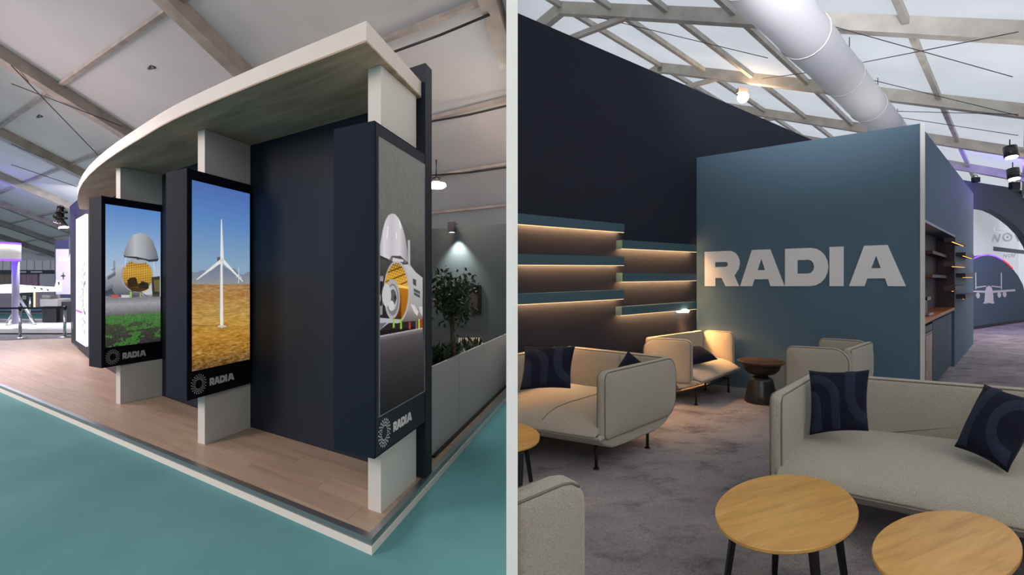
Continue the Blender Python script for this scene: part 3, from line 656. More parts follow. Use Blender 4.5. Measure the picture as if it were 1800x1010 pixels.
# far dark wall with spotlight, picture
fw0 = at(757,402,9.2); fw1 = fw0+(-A2)*6.0
tt = (-PX-.02-fw0.x)/(fw1.x-fw0.x); fwR = fw0.lerp(fw1, tt); fwL = fw0+A2*2.6
zfw = at(820,397.5,8.8).z
M_FARW = mat('dark_slate_wall', (62,72,78), .8, .2, bump=(60,.08,.004))
struct(prism('wall_far', [fwL, fwR, fwR+B2*.1, fwL+B2*.1], 0, [fw0.z+.02, zfw-.02, zfw-.02, fw0.z+.02], M_FARW))
pdir = (pb1-pb0).normalized(); pn = Vector((pdir.y, -pdir.x, 0))       # outwards, to the right
pend = pb0.lerp(pb1, (-PX-.025-pb0.x)/(pb1.x-pb0.x))
pl = thing('planter', 'long planter of frosted glass panels along the platform edge', 'planter', (pb0.x, pb0.y, ZP))
js = [758.6,807,848.5,876]; cuts = [onplane(x, 700, pb0, pb1) for x in js]; cuts = [V3(c, ZP) for c in cuts]+[V3(pend, ZP)]
zP0, zP1 = .866, .838
L_ = (pb1-pb0).length
for i in range(4):
    a, b = cuts[i]+pdir*.004, cuts[i+1]-pdir*(.004 if i < 3 else 0)
    za = zP0+(zP1-zP0)*(a-pb0).length/L_; zb_ = zP0+(zP1-zP0)*(b-pb0).length/L_
    prism('frosted_panel', [a, b, b-pn*.02, a-pn*.02], ZP+.02, [za, zb_, zb_, za], M_FROST, pl)
prism('channel', [cuts[0]+pn*.03, cuts[-1]-pdir*.16+pn*.03, cuts[-1]-pdir*.16-pn*.03, cuts[0]-pn*.03], ZP+.001, ZP+.019, M_BLACK, pl)
ib0, ib1 = pb0-pn*.03+pdir*.14, cuts[2]-pn*.03
prism('soil', [ib0, ib1, ib1-pn*.5, ib0-pn*.5], ZP+.02, .66, M_SOIL, pl)
prism('back_board', [ib0-pn*.505, ib1-pn*.505, ib1-pn*.53, ib0-pn*.53], ZP+.002, .80, M_NAVY, pl)
# pale bench top behind
bq = [at(806,608,6.35), at(850,605,6.5), at(846,603,7.3), at(806,603.5,7.2)]
bq = [Vector((p.x, p.y, 0)) for p in bq]
bz = 1.6-(606-CY)/F*6.4
bt = thing('bench', 'pale wooden bench top behind the frosted planter', 'bench', (bq[0].x, bq[0].y, ZP))
prism('top', bq, bz-.04, bz, mat('pale_wood', (138,126,106), .6), bt); prism('plinth', [bq[0].lerp(bq[2],.08), bq[1].lerp(bq[3],.08), bq[2].lerp(bq[0],.08), bq[3].lerp(bq[1],.08)], ZP+.002, bz-.04, M_NAVY, bt)
# picture frame on the far wall
nf = -B2
pq = [onplane(x, y, fw0, fwR) for x, y in ((786,500.5),(846,500.5),(845,549),(786,547))]
fr = thing('picture_frame', 'black framed picture on the dark slate wall beside the small tree', 'picture', pq[3])
ex = pq[1]-pq[0]; ex.z = 0; H_ = Vector((0,0,pq[0].z-pq[3].z))
O_ = V3(pq[0], pq[3].z)+nf*.004
mesh('frame', *slab_vf(O_, ex, H_, nf, [([(0,0),(1,0),(1,1),(0,1)], [[(.06,.07),(.94,.07),(.94,.93),(.06,.93)]])], .03), M_BLACK, fr)
mesh('print', *slab_vf(O_, ex, H_, nf, [([(.06,.07),(.94,.07),(.94,.93),(.06,.93)], [])], .012), mat('dark_photo_print', (30,29,28), .7, .1), fr)
mesh('printed_shape', *slab_vf(O_, ex, H_, nf, [([(.55,.2),(.9,.2),(.9,.62),(.78,.74),(.6,.6)], []), ([(.1,.2),(.5,.2),(.5,.28),(.1,.28)], [])], .014), mat('pale_photo_print', (52,49,45), .8, .1), fr)
# downlight on the far wall
sp = onplane(802,402,fw0,fwR)+nf*.16
sl = thing('wall_spotlight', 'small dark square spotlight on top of the slate wall', 'spotlight', sp)
box('head', sp-A2*.07+nf*.0+Vector((0,0,-.08)), -A2*-.14, nf*.13, Vector((0,0,.17)), M_BLACK, sl)
box('bracket', sp-A2*.02+Vector((0,0,.07)), A2*.04, -nf*.16, Vector((0,0,.02)), M_BLACK, sl)
mesh('lens', [sp+Vector((math.cos(a)*.05, math.sin(a)*.05, -.085))+nf*.065 for a in np.linspace(0,2*math.pi,13)[:-1]], [tuple(range(12))], emitter('cool_lens', (235,245,240), 3), sl)
o = light('wall_spot_beam', 'SPOT', sp+Vector((0,0,-.1)), 190, (244,242,228), .02, sp+nf*-.02+Vector((0,0,-1.0)), 98, .7)
# warm lamp under the roof beam
wl = at(767,325.5,8.3)
wt_ = thing('warm_lamp', 'glowing warm floodlight under the grey roof beam behind the corner column', 'lamp', wl)
v, f = lathe_vf(wl, [(.02,-.035),(.12,-.045),(.165,-.01),(.155,.03),(.05,.05)], 20); mesh('glowing_glass', v, f, emitter('flood_glass', (255,232,214), 16), wt_, smooth=True)
lathe('cap', wl, [(.05,.05),(.07,.06),(.07,.12),(.03,.14)], M_BLACK, wt_, 14)
tube('hanger', [wl+Vector((0,0,.14)), wl+Vector((0,0,.42))], .012, M_BLACK, wt_, 6)
light('warm_lamp_glow', 'POINT', wl+Vector((.05,-.1,-.12)), 60, (255,206,168), .1)

def leaf_vf(c, d, n, L, w):
    s = d.cross(n).normalized()
    return [c, c+d*L*.45+s*w*.5+n*L*.05, c+d*L, c+d*L*.45-s*w*.5+n*L*.05], [(0,1,2), (0,2,3)]
def rdir(up=.2):
    v = Vector((random.gauss(0,1), random.gauss(0,1), random.gauss(up,1))); return v.normalized()
# ficus
tb = at(796,622,5.35); tb.z = .66
ft = thing('potted_tree', 'slender leafy tree growing out of the frosted planter', 'tree', tb)
tc = at(795,548,5.35)
pts = [tb, tb+Vector((.01,0,.18)), at(794,590,5.35), at(797,570,5.35), tc]
tube('trunk', pts, [.020,.018,.017,.016,.012], M_BARK, ft, 8)
tube('trunk', [tb+Vector((.03,.02,0)), at(799,596,5.37), at(793,576,5.34), tc+Vector((-.02,0,.02))], [.016,.014,.013,.009], M_BARK, ft, 8)
vs_, fs_ = [], []
ends = []
for k in range(26):
    tx, ty = random.uniform(762,834), random.uniform(468,560)
    if ((tx-797)/44)**2+((ty-518)/52)**2 > 1: continue
    e = at(tx, ty, 5.35+random.uniform(-.22,.25)); m_ = tc.lerp(e, .5)+Vector((0,0,.03)); ends.append(e)
    v, f = tube_vf([tc+Vector((0,0,random.uniform(-.08,.05))), m_, e], [.009,.006,.003], 5); n = len(vs_); vs_ += v; fs_ += [tuple(i+n for i in q) for q in f]
o = mesh('branch', vs_, fs_, M_BARK, ft, smooth=True); o['kind'] = 'stuff'
V_, F_ = [], []
for k in range(1050):
    if k < 760:
        e = random.choice(ends) if ends else tc; c = e.lerp(tc, random.uniform(-.08,.6))+Vector((random.gauss(0,.05),random.gauss(0,.06),random.gauss(0,.05)))
    else:
        px_, py_ = 797+random.gauss(0,17), 522+random.gauss(0,20); c = at(px_, py_, 5.35+random.gauss(0,.12))
    v, f = leaf_vf(c, rdir(-.1), rdir(.6), random.uniform(.045,.08), random.uniform(.022,.036)); n = len(V_); V_ += v; F_ += [tuple(i+n for i in q) for q in f]
o = mesh('foliage', V_, F_, M_LEAF, ft); o['kind'] = 'stuff'
# low plants
for i, (x, y, nl, hh) in enumerate(((766,632,70,.30),(782,626,70,.26),(806,617,60,.22),(826,611,46,.16))):
    c = onplane(x, y, pb0-pn*(.25+.05*(i % 2)), pb1-pn*(.25+.05*(i % 2))); c.z = .66
    labs = ('dark leafy plant in the planter, nearest the navy wall end', 'dark leafy plant in the planter, just left of the tree trunk', 'dark leafy plant in the planter, just right of the tree trunk', 'smallest dark leafy plant in the planter, farthest from the navy wall end')
    p = thing('leafy_plant', labs[i], 'plant', c, 'low plants in the planter')
    V_, F_ = [], []
    for k in range(nl*2):
        d = rdir(.7); d.z = abs(d.z)+.25; d.normalize(); st_ = c+Vector((random.gauss(0,.09), random.gauss(0,.10), random.uniform(0,hh*.6)))
        v, f = leaf_vf(st_, d, rdir(.8), random.uniform(.12,.2), random.uniform(.03,.05))
        if max((q-pb0).dot(pn) for q in v) > -.05 or min((q-pb0).dot(pn) for q in v) < -.50: continue
        n = len(V_); V_ += v; F_ += [tuple(j+n for j in q) for q in f]
    o = mesh('leaves', V_, F_, M_LEAF, p); o['kind'] = 'stuff'
    tube('stem', [c, c+Vector((0,0,hh*.6))], [.012,.006], M_BARK, p, 6)

# ------------------------------------------------------------------ LEFT: far background beyond the booth
struct(prism('floor', [G(-140,603.0), G(128,601.5), G(128,560), G(-140,560)], 0.0, .012, mat('dark_grey_aisle_carpet', (92,90,94), .95, .1, noise=6, col2=(112,110,114))))
pf = thing('white_plinth', 'low glossy white plinth behind the posts and black belts', 'plinth', at(-60,588,15.2))
q = [G(-120,588), G(126,588), G(126,588)+Vector((.6,4.2,0)), G(-120,588)+Vector((-4,4.2,0))]
prism('deck', q, .05, .17, mat('glossy_white', (232,230,232), .15, .5), pf); prism('plinth_base', [q[0]+Vector((0,.05,0)), q[1]+Vector((0,.05,0)), q[2], q[3]], .013, .05, M_BLACK, pf)
M_CHROME = mat('chrome', (200,200,204), .15, .5, metal=1)
stp = []
for i, x in enumerate((35.5, 114.0)):
    b = G(x, 594 if i == 0 else 592.5, .012); stp.append(b)
    s_ = thing('barrier_post', ('chrome belt barrier post in front of the white plinth', 'chrome belt barrier post beside the curved navy wall end')[i], 'barrier post', b, 'barrier posts')
    lathe('base', b, [(.16,0),(.165,.012),(.12,.03),(.03,.045)], M_CHROME, s_, 20); tube('pole', [b+Vector((0,0,.04)), b+Vector((0,0,.80))], .035, M_CHROME, s_, 12)
    lathe('belt_head', b, [(.035,.80),(.05,.81),(.05,.88),(.03,.90)], M_BLACK, s_, 14)
b2_ = G(53,568,0)+Vector((0,0,.17)); s_ = thing('barrier_post', 'chrome belt barrier post farther back on the white plinth', 'barrier post', b2_, 'barrier posts')
tube('pole', [b2_, b2_+Vector((0,0,.9))], .035, M_CHROME, s_, 10); lathe('belt_head', b2_, [(.035,.88),(.05,.89),(.05,.96),(.03,.98)], M_BLACK, s_, 12)
d_ = (stp[1]-stp[0]).normalized()
bl = thing('barrier_belt', 'black belt stretched between the two chrome posts', 'belt', stp[0]+Vector((0,0,.82)))
box('strap', stp[0]+d_*.055+Vector((0,0,.82)), d_*((stp[1]-stp[0]).length-.11), Vector((0,.004,0)), Vector((0,0,.05)), M_BLACK, bl)
bl = thing('barrier_belt', 'black belt running left out of view from the chrome post by the plinth', 'belt', stp[0]+Vector((0,0,.82)))
box('strap', stp[0]-d_*.055+Vector((0,0,.82)), -d_*1.6, Vector((0,.004,0)), Vector((0,0,.05)), M_BLACK, bl)
# white wing model on struts
Yw = 17.0
wg = thing('wing_model', 'white aircraft wing model standing on crossed metal struts', 'model aircraft', at(60,565,Yw))
Z_ = lambda L, Y=Yw: [at(x, y, Y) for x, y in L]
prof = [(-60,503),(20,499),(60,502),(96,504),(99,512),(60,513),(20,515),(-60,516)]
fa = Z_(prof, Yw); fb = Z_(prof, Yw+.9); n = len(fa); M_WING = mat('wing_white', (226,228,228), .35, .4)
mesh('wing', fa+fb, [tuple(range(n)), tuple(range(2*n-1,n-1,-1))]+[(i,(i+1)%n,n+(i+1)%n,n+i) for i in range(n)], M_WING, wg)
prof = [(96,505),(99,492),(109,494),(108,511),(104,512),(97,512)]
fa = Z_(prof, Yw-.02); fb = Z_(prof, Yw+.12); n = len(fa); mesh('winglet', fa+fb, [tuple(range(n)), tuple(range(2*n-1,n-1,-1))]+[(i,(i+1)%n,n+(i+1)%n,n+i) for i in range(n)], M_WING, wg)
for q in ([(58,502.5),(64,506),(61,507)], [(69,504),(76,508),(73,509.5)], [(80,506),(87,509.5),(84,511)], [(101,496),(104,494.5),(103,501)]):
    fa = Z_(q, Yw-.05); fb = Z_(q, Yw-.025); n = 3; mesh('dark_marking', fa+fb, [(0,1,2),(5,4,3)]+[(i,(i+1)%n,n+(i+1)%n,n+i) for i in range(n)], M_BLACK, wg)
g0 = lambda x, Y: Vector((at(x,500,Y).x, Y, .195))
tube('strut', [at(28,514,Yw+.3), g0(62,Yw-.2)], .05, M_CHROME, wg, 8); tube('strut', [at(38,529,Yw+.2), g0(12,Yw-.5)], .05, M_CHROME, wg, 8)
M_BOX1, M_BOX2 = mat('grey_crate', (176,172,172), .6), mat('black_crate', (34,34,40), .6)
def pxbox(name, label, cat, x0, x1, y0, y1, Y, dep, m, z0=None, group=None):
    a, b = at(x0, y1, Y), at(x1, y0, Y); zb_ = a.z if z0 is None else z0
    v, f = box_vf((a.x, Y, zb_), (b.x-a.x, 0, 0), (0, dep, 0), (0, 0, b.z-zb_))
    return tag(mesh(name, v, f, m, bevel=.012), label, cat, group)
Yb = 17.6
pxbox('equipment_case', 'black equipment case under the pale grey boxes by the wing', 'case', 74, 99, 538.2, 562, Yb, .6, M_BOX2, .17)
pxbox('equipment_case', 'black equipment case right of the pale boxes by the grey board', 'case', 104, 124, 530, 562, Yb+.1, .6, M_BOX2, .17)
pxbox('storage_box', 'wide pale grey box on the black case by the wing', 'box', 70, 101, 525, 538, Yb-.05, .6, M_BOX1)
pxbox('storage_box', 'small grey box on top of the wide pale grey box', 'box', 73, 88, 518, 524.9, Yb, .4, mat('mid_grey_crate', (146,144,146), .6))
# dark tower with pale board
Yt = 19.5; a = at(96,422,Yt)
tw = thing('info_tower', 'tall navy information tower with a pale grey board', 'display board', (at(110,0,Yt).x, Yt, .012))
v, f = box_vf((a.x, Yt, .012), (at(122,0,Yt).x-a.x+.6, 0, 0), (0, .5, 0), (0, 0, a.z-.012)); mesh('body', v, f, mat('navy_tower', (48,50,78), .6), tw)
a, b = at(98.5,517,Yt-.02), at(124,437.5,Yt-.02); v, f = box_vf((a.x, Yt-.03, a.z), (b.x-a.x, 0, 0), (0, .025, 0), (0, 0, b.z-a.z)); mesh('board', v, f, mat('pale_grey_board', (186,178,190), .6), tw)
for q in ([(110,483.2),(111,477),(112,483.2),(115,484),(115,485.5),(112,485.5),(111.5,491),(110.5,491),(110,485.5),(107,485.5),(107,484)], [(103,454.5),(104.5,454.5),(104.5,459),(103,459)], [(105.5,454.5),(112,454.5),(112,456),(105.5,456)], [(105.5,457),(120,457),(120,458.5),(105.5,458.5)]):
    col_ = M_BOX2 if q[0][1] > 470 else mat('white_print', (240,238,240), .5)
    fa = Z_(q, Yt-.04); fb = Z_(q, Yt-.032); n = len(fa); tr = tessellate_polygon([[Vector((p.x,p.z,0)) for p in fa]])
    mesh('printed_mark', fa+fb, [tuple(t) for t in tr]+[tuple(n+i for i in t) for t in tr]+[(i,(i+1)%n,n+(i+1)%n,n+i) for i in range(n)], col_, tw)
# far stand: header, panels, counter
Yf = 25.0
fs = thing('far_stand', 'distant exhibition stand with dark header strip and brown panels', 'stand', (at(60,0,Yf).x, Yf, .012))
def fsb(nm, x0, x1, y0, y1, dep, m, dy=0):
    a, b = at(x0, y1, Yf+dy), at(x1, y0, Yf+dy); v, f = box_vf((a.x, Yf+dy, a.z), (b.x-a.x,0,0), (0,dep,0), (0,0,b.z-a.z)); return mesh(nm, v, f, m, fs)
M_PLUM = mat('plum_panel', (140,112,126), .7); M_TAN = mat('tan_panel', (120,108,100), .7); M_DKG = mat('dark_green_header', (34,46,52), .6)
fsb('header', -60, 97, 474.5, 481, .3, M_DKG)
for k, (x0, x1) in enumerate(((28,46),(54,74))): fsb('header_print', x0, x1, 476.5, 478.8, .02, mat('header_white_print', (176,190,190), .6), -.03)
for k in range(13): fsb('stand_panel', -60+k*9.7, -60+k*9.7+9.3, 481.2, 503, .12, M_TAN if k < 10 else M_PLUM, .1)
fsb('print_mark', 69, 78, 488, 489.2, .02, M_BOX1, .05); fsb('print_mark', 69, 86, 491.5, 492.6, .02, M_BOX1, .05)
fsb('counter', -60, 97, 503.2, 562, .6, mat('grey_lilac_counter', (150,140,152), .6), .0)
fsb('dark_screen', 34, 57, 514, 540, .04, mat('dark_screen', (38,40,46), .3), -.05); fsb('lit_edge', 58.6, 61, 513, 541, .04, mat('warm_lit_edge', (255,236,200), .5, emit=((255,230,190),.9)), -.05)
fsb('blue_shelf', -60, 72, 541, 546, .2, mat('blue_shelf', (96,130,158), .5), -.25); fsb('screen_mark', 39, 46, 519, 526, .01, M_BOX1, -.062)
Yh = 33.0
struct(prism('wall_hall_end', [at(-400,500,Yh), at(128,500,Yh), at(128,500,Yh+.2), at(-400,500,Yh+.2)], 0, 4.4, mat('hall_white_lining', (200,194,202), .8)))
hw = thing('hall_lining_panels', 'row of white lining panels on the far hall end wall', 'wall panel', (at(60,0,Yh).x, Yh-.12, at(60,475,Yh).z))
for k in range(12):
    a, b = at(-50+k*14, 474, Yh-.1), at(-50+k*14+12.6, 457.5, Yh-.1); v, f = box_vf((a.x, Yh-.12, a.z), (b.x-a.x,0,0), (0,.1,0), (0,0,b.z-a.z)); mesh('panel', v, f, mat('white_lining_panel', (226,220,226), .7), hw)
# pendant drum with purple rims
pd = at(13,441,15.0); pr = .30
pdr = thing('pendant_drum', 'white drum pendant with glowing purple rims at the far left', 'pendant lamp', pd)
zt_, zb_ = at(22,427,15).z-pd.z, at(22,457,15).z-pd.z
lathe('drum', pd, [(pr-.02,zb_+.03),(pr,zb_+.04),(pr,zt_-.04),(pr-.02,zt_-.03)], mat('drum_white', (226,222,216), .6, emit=((240,230,225),.25)), pdr, 28)
lathe('rim', pd, [(pr-.04,zt_-.03),(pr+.005,zt_-.025),(pr+.005,zt_+.01),(pr-.04,zt_+.015)], M_PURPLE, pdr, 28); lathe('rim', pd, [(pr-.04,zb_-.015),(pr+.005,zb_-.01),(pr+.005,zb_+.03),(pr-.04,zb_+.035)], M_PURPLE, pdr, 28)
lathe('column', pd+Vector((-.05,.3,0)), [(.09,-2.2),(.09,zb_-.04)], mat('lilac_column', (186,178,214), .5), pdr, 20)
# stage lights fixed to the curved wall end
sl0 = at(106,378,11.3)
tr_ = thing('stage_light', 'cluster of black stage lights clamped to the curved navy wall end', 'stage light', sl0)
Y_ = 11.3
tube('arm', [at(98,373.5,Y_), at(118,373,Y_)], .025, M_BLACK, tr_, 6); tube('arm', [at(106,383,Y_), at(118,383.5,Y_)], .025, M_BLACK, tr_, 6)
tube('housing', [at(107,362.5,Y_), at(104.5,375,Y_)], [.062,.066], M_BLACK, tr_, 12); tube('housing', [at(96,381,Y_-.05), at(104,376,Y_-.05)], [.05,.055], M_BLACK, tr_, 12)
tube('housing', [at(106,375,Y_), at(105,385,Y_)], .07, M_BLACK, tr_, 12)
tube('reflector', [at(104.5,385,Y_), at(102.5,391,Y_)], [.045,.10], M_GUNMETAL, tr_, 14); tube('reflector', [at(107,386,Y_), at(111.5,399,Y_-.06)], [.05,.09], M_GUNMETAL, tr_, 14)
tube('glowing_lens', [at(102.4,391.2,Y_), at(102.2,391.8,Y_)], .085, emitter('lilac_lens', (230,200,255), 3), tr_, 14); tube('glowing_lens', [at(111.6,399.2,Y_-.06), at(111.9,400.4,Y_-.06)], .09, emitter('white_lens', (255,240,255), 14), tr_, 14)
tube('loop', [at(105,363,Y_), at(106,360.5,Y_), at(110,361.5,Y_), at(115,368,Y_)], .008, M_BLACK, tr_, 5)

# ------------------------------------------------------------------ RIGHT: lounge walls
ra, rb = G(1224,672), G(1617,717)                    # foot of the lettered wall, left and right
nvd = Vector(((1938-CX)/F, 1, 0)).normalized(); nvn = Vector((nvd.y, -nvd.x, 0))       # dark wall: run and outward normal
nv0 = ra.copy(); nvL = nv0+nvd*((PX+.004-nv0.x)/nvd.x); nvR = nv0+nvd*6.0
zL, zR = at(910,20,nvL.y).z, 4.66
struct(prism('wall_dark', [nvL, nvR, nvR-nvn*.15, nvL+nvd*.17*0+Vector((0,.2,0))], 0, [zL, 4.78, 4.78, zL], M_DARKW))
rdr = (rb-ra).normalized(); rn = Vector((rdr.y, -rdr.x, 0))
if rn.dot(-ra) < 0: rn = -rn
zra, zrb = at(1224,277,ra.y).z, at(1617,217,rb.y).z
ra_ = ra+rdr*.004-nvn*-.0
sd0 = rb.copy(); sd1 = G(1711,604); sdd = (sd1-sd0).normalized(); sdn = Vector((sdd.y, -sdd.x, 0))
if sdn.dot(Vector((1,-1,0))) < 0: sdn = -sdn
struct(prism('wall_lettered', [ra_, rb, rb-rn*.14, ra_+nvn*.002-rn*.0+rdr*.03-rn*.10], 0, [zra, zrb, zrb, zra], M_TEALW))
struct(prism('trim_corner', [rb+rdr*.002+rn*.006, rb+rdr*.05+rn*.006, rb+rdr*.05-rn*.02, rb+rdr*.002-rn*.02], 0, zrb+.01, mat('pale_aluminium_trim', (206,206,200), .35, .5)))
# letters
lettering = [(L_R,1239,1301,441.8,440.6),(L_A,1301.2,1379.5,439.5,437.5),(L_D,1380,1456.3,437,434.5),(L_I,1458,1483.2,434,433),(L_A,1492.3,1592.5,432.5,429.5)]
sg = thing('wall_lettering', 'five large pale grey capital letters on the slate blue wall', 'sign', V3(onplane(1415,502.7,ra,rb)))
for g, x0, x1, y0, y1 in lettering:
    p0, p1 = onplane(x0,502.7,ra,rb), onplane(x1,502.7,ra,rb); t0, t1 = onplane(x0,y0,ra,rb), onplane(x1,y1,ra,rb)
    e = p1-p0; h = Vector((0,0,(t0.z-p0.z+t1.z-p1.z)/2)); o_ = p0+rn*.003
    N_ = 14
    def dens(l): return [p for p in l]
    mesh('letter', *slab_vf(o_, e, h, rn, [g], .012), M_LETTER, sg)
# shelves on the dark wall
OFF = .085
s0_, s1_ = nv0+nvn*OFF, nvL+nvn*OFF
lab = ('top shelf of the left stack on the dark wall', 'middle shelf of the left stack on the dark wall', 'lowest shelf of the left stack on the dark wall, above the sofa', 'top shelf of the right stack, nearest the lettered wall', 'middle shelf of the right stack beside the big letters', 'lowest shelf of the right stack, above the corner armchair')
SH = [((906,1097.5),(374,393.5),(393,408)), ((906,1097.5),(446,451),(465,466)), ((906,1097),(516.3,509),(535.3,525)), ((1094,1225),(421.5,430),(436.5,442.5)), ((1094,1225),(479,481),(495,492.7)), ((1093,1225),(539,530),(554,542.7))]
for i, ((x0,x1),(a0,a1),(b0,b1)) in enumerate(SH):
    ex_ = .02 if i >= 3 else 0
    q0, q1 = s0_+nvn*ex_, s1_+nvn*ex_
    A, B = onplane(x0,a0,q0,q1), onplane(x1,a1,q0,q1); Ab, Bb = onplane(x0,b0,q0,q1), onplane(x1,b1,q0,q1)
    if A.x < PX+.006: 
        k = (PX+.006-A.x)/(B.x-A.x); A, Ab = A.lerp(B, k), Ab.lerp(Bb, k)
    w = OFF+ex_-.004
    t = thing('wall_shelf', 'slate teal lit '+lab[i], 'shelf', V3(A.lerp(B,.5), (A.z+B.z)/2), 'lit shelves on the dark wall')
    Aw, Bw = A-nvn*w, B-nvn*w
    if Aw.x < PX+.006: Aw = Aw.lerp(Bw, (PX+.006-Aw.x)/(Bw.x-Aw.x))
    hA, hB = A.z-Ab.z, B.z-Bb.z
    # front board, top board, end caps: an open channel that hides the led strip
    dn = lambda p, h: p-Vector((0,0,h))
    def slab(nm, P, Q, Pw, Qw, hP, hQ, top=0.0):
        v = [dn(P,hP), dn(Q,hQ), dn(Qw,hQ), dn(Pw,hP), dn(P,top), dn(Q,top), dn(Qw,top), dn(Pw,top)]
        return mesh(nm, v, [(3,2,1,0),(4,5,6,7),(0,1,5,4),(1,2,6,5),(2,3,7,6),(3,0,4,7)], M_SHELF, t)
    th = .022
    slab('front_board', A, B, A-nvn*th, B-nvn*th, hA, hB)
    slab('top_board', A-nvn*th, B-nvn*th, Aw, Bw, .022, .022)
    dl = (B-A).normalized()
    if i >= 3: slab('end_board', A-nvn*th, A+dl*th-nvn*th, Aw, Aw+dl*th, hA, hA, .022)
    if i < 3: slab('end_board', B-dl*th-nvn*th, B-nvn*th, Bw-dl*th, Bw, hB, hB, .022)
    m0, m1 = A-nvn*(th+.015), B-nvn*(th+.015)
    if m0.x < PX+.03: m0 = m0.lerp(m1, (PX+.03-m0.x)/(m1.x-m0.x))
    m0 = m0+dl*.05; m1 = m1-dl*(.05 if i < 3 else .006)
    v = [dn(m0,hA*.80), dn(m1,hB*.80), dn(m1-nvn*.014,hB*.80), dn(m0-nvn*.014,hA*.80), dn(m0,hA*.66), dn(m1,hB*.66), dn(m1-nvn*.014,hB*.66), dn(m0-nvn*.014,hA*.66)]
    mesh('led_strip', v, [(3,2,1,0),(4,5,6,7),(0,1,5,4),(1,2,6,5),(2,3,7,6),(3,0,4,7)], M_WARM, t)
    e0, e1 = A-nvn*.006, B-nvn*.006
    v = [dn(e0,hA+.007), dn(e1,hB+.007), dn(e1-nvn*.012,hB+.007), dn(e0-nvn*.012,hA+.007), dn(e0,hA+.0005), dn(e1,hB+.0005), dn(e1-nvn*.012,hB+.0005), dn(e0-nvn*.012,hA+.0005)]
    mesh('glowing_edge', v, [(3,2,1,0),(4,5,6,7),(0,1,5,4),(1,2,6,5),(2,3,7,6),(3,0,4,7)], M_GLOWLINE, t)  # added glowing strip, stands in for the bright line under the board
    if i == 5:
        c_ = onplane(1203,545.5,q0,q1)-nvn*.03
        v, f = lathe_vf(c_+Vector((0,0,.0)), [(.02,-.03),(.085,-.028),(.10,.0),(.06,.02)], 18); mesh('lamp_bulb', v, f, emitter('shelf_spot', (255,235,205), 14), t, smooth=True)
        light('shelf_spot_beam', 'SPOT', c_+Vector((0,0,-.05)), 120, (255,176,100), .05, c_+nvn*.35+nvd*.55+Vector((0,0,-1.0)), 92, .9)

# ------------------------------------------------------------------ RIGHT: side block with the bar niche
def SP(x, z): p = onplane(x, 500, sd0, sd1); return Vector((p.x, p.y, z))
def zS(x, y): return onplane(x, y, sd0, sd1).z
W_ST = (sd1-sd0).length
inw = -sdn
zb0, zb1 = zrb, at(1707,340,sd1.y).z
nx0, nx1 = 1624.6, 1677.8
zn0, zn1 = zS(1624.6,390.4), zS(1677.8,417)
zc0, zc1 = zS(1624.6,563.5), zS(1676.3,540.3)
P0, P1 = SP(nx0,0), SP(nx1,0)
zt_at = lambda p: zb0+(zb1-zb0)*(p-sd0).length/W_ST
st0 = rb+rdr*.05
struct(prism('wall_block', [P1, sd1, sd1+inw*1.6, P1+inw*1.6], 0, [zt_at(P1), zb1, zb1, zt_at(P1)], M_TEALW))
hd = struct(prism('wall_header', [V3(sd0+sdd*.03), P1-sdd*.002, P1-sdd*.002+inw*1.2, V3(sd0+sdd*.03)+inw*.9+sdd*.4], [zn0,zn1,zn1,zn0], [zt_at(sd0)-.01,zt_at(P1),zt_at(P1),zt_at(sd0)-.01], M_TEALW))
# niche back wall
ND = .26
struct(prism('wall_niche', [P0+inw*ND-sdd*.2, P1+inw*ND, P1+inw*(ND+.06), P0+inw*(ND+.06)-sdd*.2], 0, zn1-.005, M_WINE))
struct(prism('trim_niche', [P1-sdd*.012-sdn*-.002, P1-sdd*.002-sdn*-.002, P1+inw*ND-sdd*.002, P1+inw*ND-sdd*.012], zc1+.001, zn1-.004, M_WINE))
tn0, tn1 = V3(P0, zn0-.0)+sdn*.004, V3(P1, zn1)+sdn*.004
v, f = box_vf(tn0-Vector((0,0,.0)), tn1-tn0, -sdn*-.006, Vector((0,0,.035))); struct(mesh('trim_lintel', v, f, mat('pale_edge_trim', (150,148,150), .5)))
# worktop, cabinet
P0c = P0-sdd*.12; zc = (zc0+zc1)/2
wk = thing('worktop', 'orange oak worktop in the bar niche', 'worktop', V3(P0, zc0-.05))
pts_ = [P0c, P1-sdd*.03, P1-sdd*.03+inw*(ND-.01), P0c+inw*(ND-.01)]
prism('slab', pts_, [zc0-.05,zc1-.05,zc1-.05,zc0-.05], [zc0,zc1,zc1,zc0], M_COUNTER, wk)
cb = thing('bar_cabinet', 'dark slate cabinet with plain doors under the oak worktop', 'cabinet', V3(P0))
M_CAB = mat('slate_cabinet', (50,72,82), .55, .3)
cut = [SP(x,0) for x in (1639.8,1652,1663,1672.5)]; rc = inw*.03
prism('carcass', [cut[0]+rc*1.5, P1-sdd*.05+rc*1.5, P1-sdd*.05+inw*.24, cut[0]+inw*.24], .10, zc0-.055, M_CAB, cb)
prism('plinth', [cut[0]+inw*.12, P1-sdd*.05+inw*.12, P1-sdd*.05+inw*.24, cut[0]+inw*.24], 0, .10, M_BLACK, cb)
for i in range(3):
    a, b = cut[i]+sdd*.006, cut[i+1]-sdd*.006; prism('door', [a, b, b+rc*1.4, a+rc*1.4], .11, zc0-.06, M_CAB, cb)
fg = thing('under_counter_fridge', 'small fridge with pale slatted glass door under the oak worktop', 'fridge', V3(P0))
a, b = SP(1625.6,0), SP(1639.2,0)
prism('body', [a+rc*1.6, b+rc*1.6, b+inw*.24, a+inw*.24], .02, zc0-.07, M_BLACK, fg)
prism('door_frame', [a, b, b+rc*1.4, a+rc*1.4], .03, zc0-.18, M_GUNMETAL, fg); da, db = a.lerp(b,.1)+sdn*.004, a.lerp(b,.88)+sdn*.004
